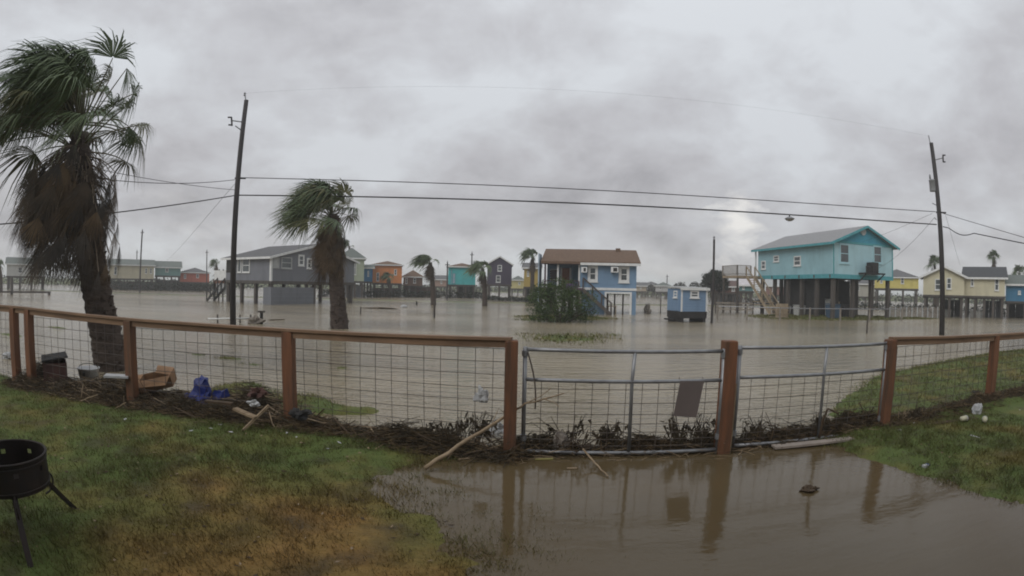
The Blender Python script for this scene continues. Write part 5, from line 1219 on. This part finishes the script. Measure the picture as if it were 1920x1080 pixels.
# timber rail at the far left
fr = thing('timber_rail', 'low timber rail with posts in the water at the far left', 'rail', G(22, 553)); o = fr.location
rg = rngof(G(22, 553))
MB().beam(at(-40, 547, rg)-o, at(95, 548, rg)-o, .14, .22).build('rail', M_pile, fr)
for px, t in ((22, 520), (92, 549)): q = at(px, 548, rg)-o; MB().box(q.x-.14, q.y-.14, -.4, q.x+.14, q.y+.14, at(px, t, rg).z).build('post', M_pile, fr)
# low rail fence before the teal house
fr = thing('pipe_rail_fence', 'low pipe rail fence in front of the teal house pilings', 'fence', G(1560, 602)); o = fr.location
pp = [G(x, y) for x, y in ((1345, 598), (1400, 600), (1462, 602), (1518, 603), (1575, 603), (1630, 603), (1690, 601))]
for a, b in zip(pp[:-1], pp[1:]): MB().tube([a-o+Vector((0, 0, .95)), b-o+Vector((0, 0, .95))], .035, 6).build('rail', M_galv, fr)
for a in pp: MB().box(a.x-o.x-.05, a.y-o.y-.05, -.3, a.x-o.x+.05, a.y-o.y+.05, 1.02).build('post', M_deckw, fr)
fr = thing('picket_fence', 'pale picket fence between the teal and the cream house', 'fence', G(1700, 593)); o = fr.location
a, b = G(1668, 596), G(1764, 596)
for k in range(30): q = a.lerp(b, k/29)-o; MB().box(q.x-.07, q.y-.015, -.2, q.x+.07, q.y+.015, .95+.1*random.random()).build('picket', M_deckw if k % 3 else M_blind, fr)
for z in (.3, .8): MB().beam(a-o+Vector((0, .04, z)), b-o+Vector((0, .04, z)), .04, .09).build('rail', M_deckw, fr)
fr = thing('board_fence', 'low weathered board fence in the water by the thin pole', 'fence', G(1370, 590)); o = fr.location
a, b = G(1342, 586), G(1412, 588)
for k in range(3): MB().beam(a-o+Vector((0, 0, .35+.3*k)), b-o+Vector((0, 0, .35+.3*k)), .05, .14).build('board', M_deckw, fr)
for k in range(6): q = a.lerp(b, k/5)-o; MB().box(q.x-.06, q.y+.03, -.3, q.x+.06, q.y+.14, 1.15).build('post', M_pile, fr)

# things stored beneath the houses
def bin_(label, p, rz, m, sx=.3, sy=.35, hh=1.0, cat='bin', name='wheelie_bin'):
    root = thing(name, label, cat, p, rz, 'things stored below the houses'); mb = MB(); k = .85
    vs = [(-sx*k, -sy*k, 0), (sx*k, -sy*k, 0), (sx*k, sy*k, 0), (-sx*k, sy*k, 0), (-sx, -sy, hh), (sx, -sy, hh), (sx, sy, hh), (-sx, sy, hh)]
    mb.add(vs, [(3, 2, 1, 0), (4, 5, 6, 7), (0, 1, 5, 4), (1, 2, 6, 5), (2, 3, 7, 6), (3, 0, 4, 7)]); mb.build('body', m, root)
    MB().slab([(-sx*1.06, -sy*1.08, hh+.004), (sx*1.06, -sy*1.08, hh+.004), (sx*1.06, sy*1.06, hh+.06), (-sx*1.06, sy*1.06, hh+.06)], .04).build('lid', m, root)
    return root
M_bb = mat('blue_bin', (.05, .09, .14), None, .6); M_tote = mat('grey_tote', (.42, .42, .40), None, .6)
def under(hs, u, v): return hs.o+hs.u*u+hs.n*v
bin_('blue-grey bin by the near corner piling of the teal house', under(TH, .9, .9), TH.ang, M_bb, .5, .45, 1.15)
bin_('dark bin standing between the middle front pilings of the teal house', under(TH, 3.0, 1.6), TH.ang, M_dark, .35, .4, 1.1)
bin_('pale crate below the left wall of the teal house', under(TH, .5, 5.0), TH.ang, M_tote, .45, .4, .9, 'crate', 'storage_crate')
bin_('pale box at the far end below the teal house', under(TH, .4, 6.8), TH.ang, M_tote, .3, .3, .8, 'crate', 'storage_crate')
bin_('blue barrel-like bin under the right end of the teal house', under(TH, 6.6, 6.5), TH.ang, M_bb, .8, .6, 1.5)
bin_('white tall cabinet in the dark below the teal house', under(TH, 2.3, 2.9), TH.ang, M_tote, .3, .25, 1.5, 'cabinet', 'utility_cabinet')
bin_('narrow pale cabinet right of the white one below the teal house', under(TH, 3.3, 2.9), TH.ang, M_tanw, .18, .2, 1.3, 'cabinet', 'utility_cabinet')
for i, (px, lab) in enumerate(((1778, 'pale tote below the cream house just right of the pole'), (1827, 'white tote below the middle of the cream house'), (1838, 'white tote right of the other two below the cream house'))): 
    p = at(px, 540, rC+2.5); p.z = 0; bin_(lab, p, 0, M_tote, .3, .3, .65, 'crate', 'storage_crate')
for i, (px, rg, lab, m_) in enumerate(((1462, 44, 'brown pallet stack below the far left end of the teal house', M_tanw),)):
    p = at(px, 540, rg); p.z = 0; rt = thing('pallet_stack', lab, 'pallet', p, .2)
    for k in range(4): MB().box(-.7, -.5, .05+.28*k, .7, .5, .1+.28*k).build('deck_board', m_, rt); MB().box(-.65, -.45, .1+.28*k, .6, -.3, .33+.28*k).build('block', m_, rt)
def infill_panels(px0, px1, rg, z, lab, m):  # panel row added to fill in the dark below a far house
    a = at(px0, 540, rg); b = at(px1, 540, rg); a.z = b.z = 0; u = (b-a); rt = thing('underfloor_infill', lab, 'shed', a, math.atan2(u.y, u.x), 'panels added to darken the space below the far houses'); n_ = max(3, int(u.length/.9))
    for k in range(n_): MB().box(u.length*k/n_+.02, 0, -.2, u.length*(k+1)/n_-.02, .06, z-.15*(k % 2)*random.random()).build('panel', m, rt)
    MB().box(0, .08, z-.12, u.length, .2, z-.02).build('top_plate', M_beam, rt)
infill_panels(1770, 1800, rC+4, 1.7, 'dark panels added below the gabled end of the cream house', M_dark)
infill_panels(1843, 1880, rC+5, 1.7, 'dark panels added below the right end of the cream house', M_roofd)
infill_panels(858, 890, 88.5, 1.9, 'dark slatted panels added below the turquoise house', M_dark)
infill_panels(700, 752, 89, 1.4, 'red-brown panels added below the orange house', M_red)
infill_panels(756, 812, 92, 1.7, 'dark red-brown panels added below the low brown house', M_red)
infill_panels(205, 290, 113, 1.6, 'dark brown panels added below the cream house by the big palm', M_red)
infill_panels(292, 392, 116, 2.0, 'dark panels added below the sea green and coral houses', M_dark)
infill_panels(642, 680, 79, 1.8, 'pale panels added below the sage house', C_grey2)
infill_panels(984, 1012, 74, 1.9, 'dark panels added below the mustard house', M_dark)
infill_panels(1890, 1980, 63, 1.9, 'dark panels added below the deep blue house', M_dark)
infill_panels(1335, 1392, 87, 1.6, 'dark panels added below the red-brown house by the thin pole', C_grey2)

# ------------------------------------------------------------------ damp air
hz = MB(); hz.box(-760, -40, -1.4, 760, 960, 14); hzo = hz.build('haze', None); hzo.data.materials.clear()
hm_ = bpy.data.materials.new('damp_air'); hm_.use_nodes = True; hn_ = hm_.node_tree
for n_ in list(hn_.nodes): hn_.nodes.remove(n_)
ho = hn_.nodes.new('ShaderNodeOutputMaterial'); hv_ = hn_.nodes.new('ShaderNodeVolumePrincipled')
hv_.inputs['Color'].default_value = (.93, .95, .97, 1); hv_.inputs['Density'].default_value = 0.0014; hv_.inputs['Anisotropy'].default_value = 0.2
hn_.links.new(hv_.outputs[0], ho.inputs['Volume']); hzo.data.materials.append(hm_); hzo['kind'] = 'stuff'; hzo['label'] = 'thin damp storm haze over the flood'
sc.cycles.volume_bounces = 1
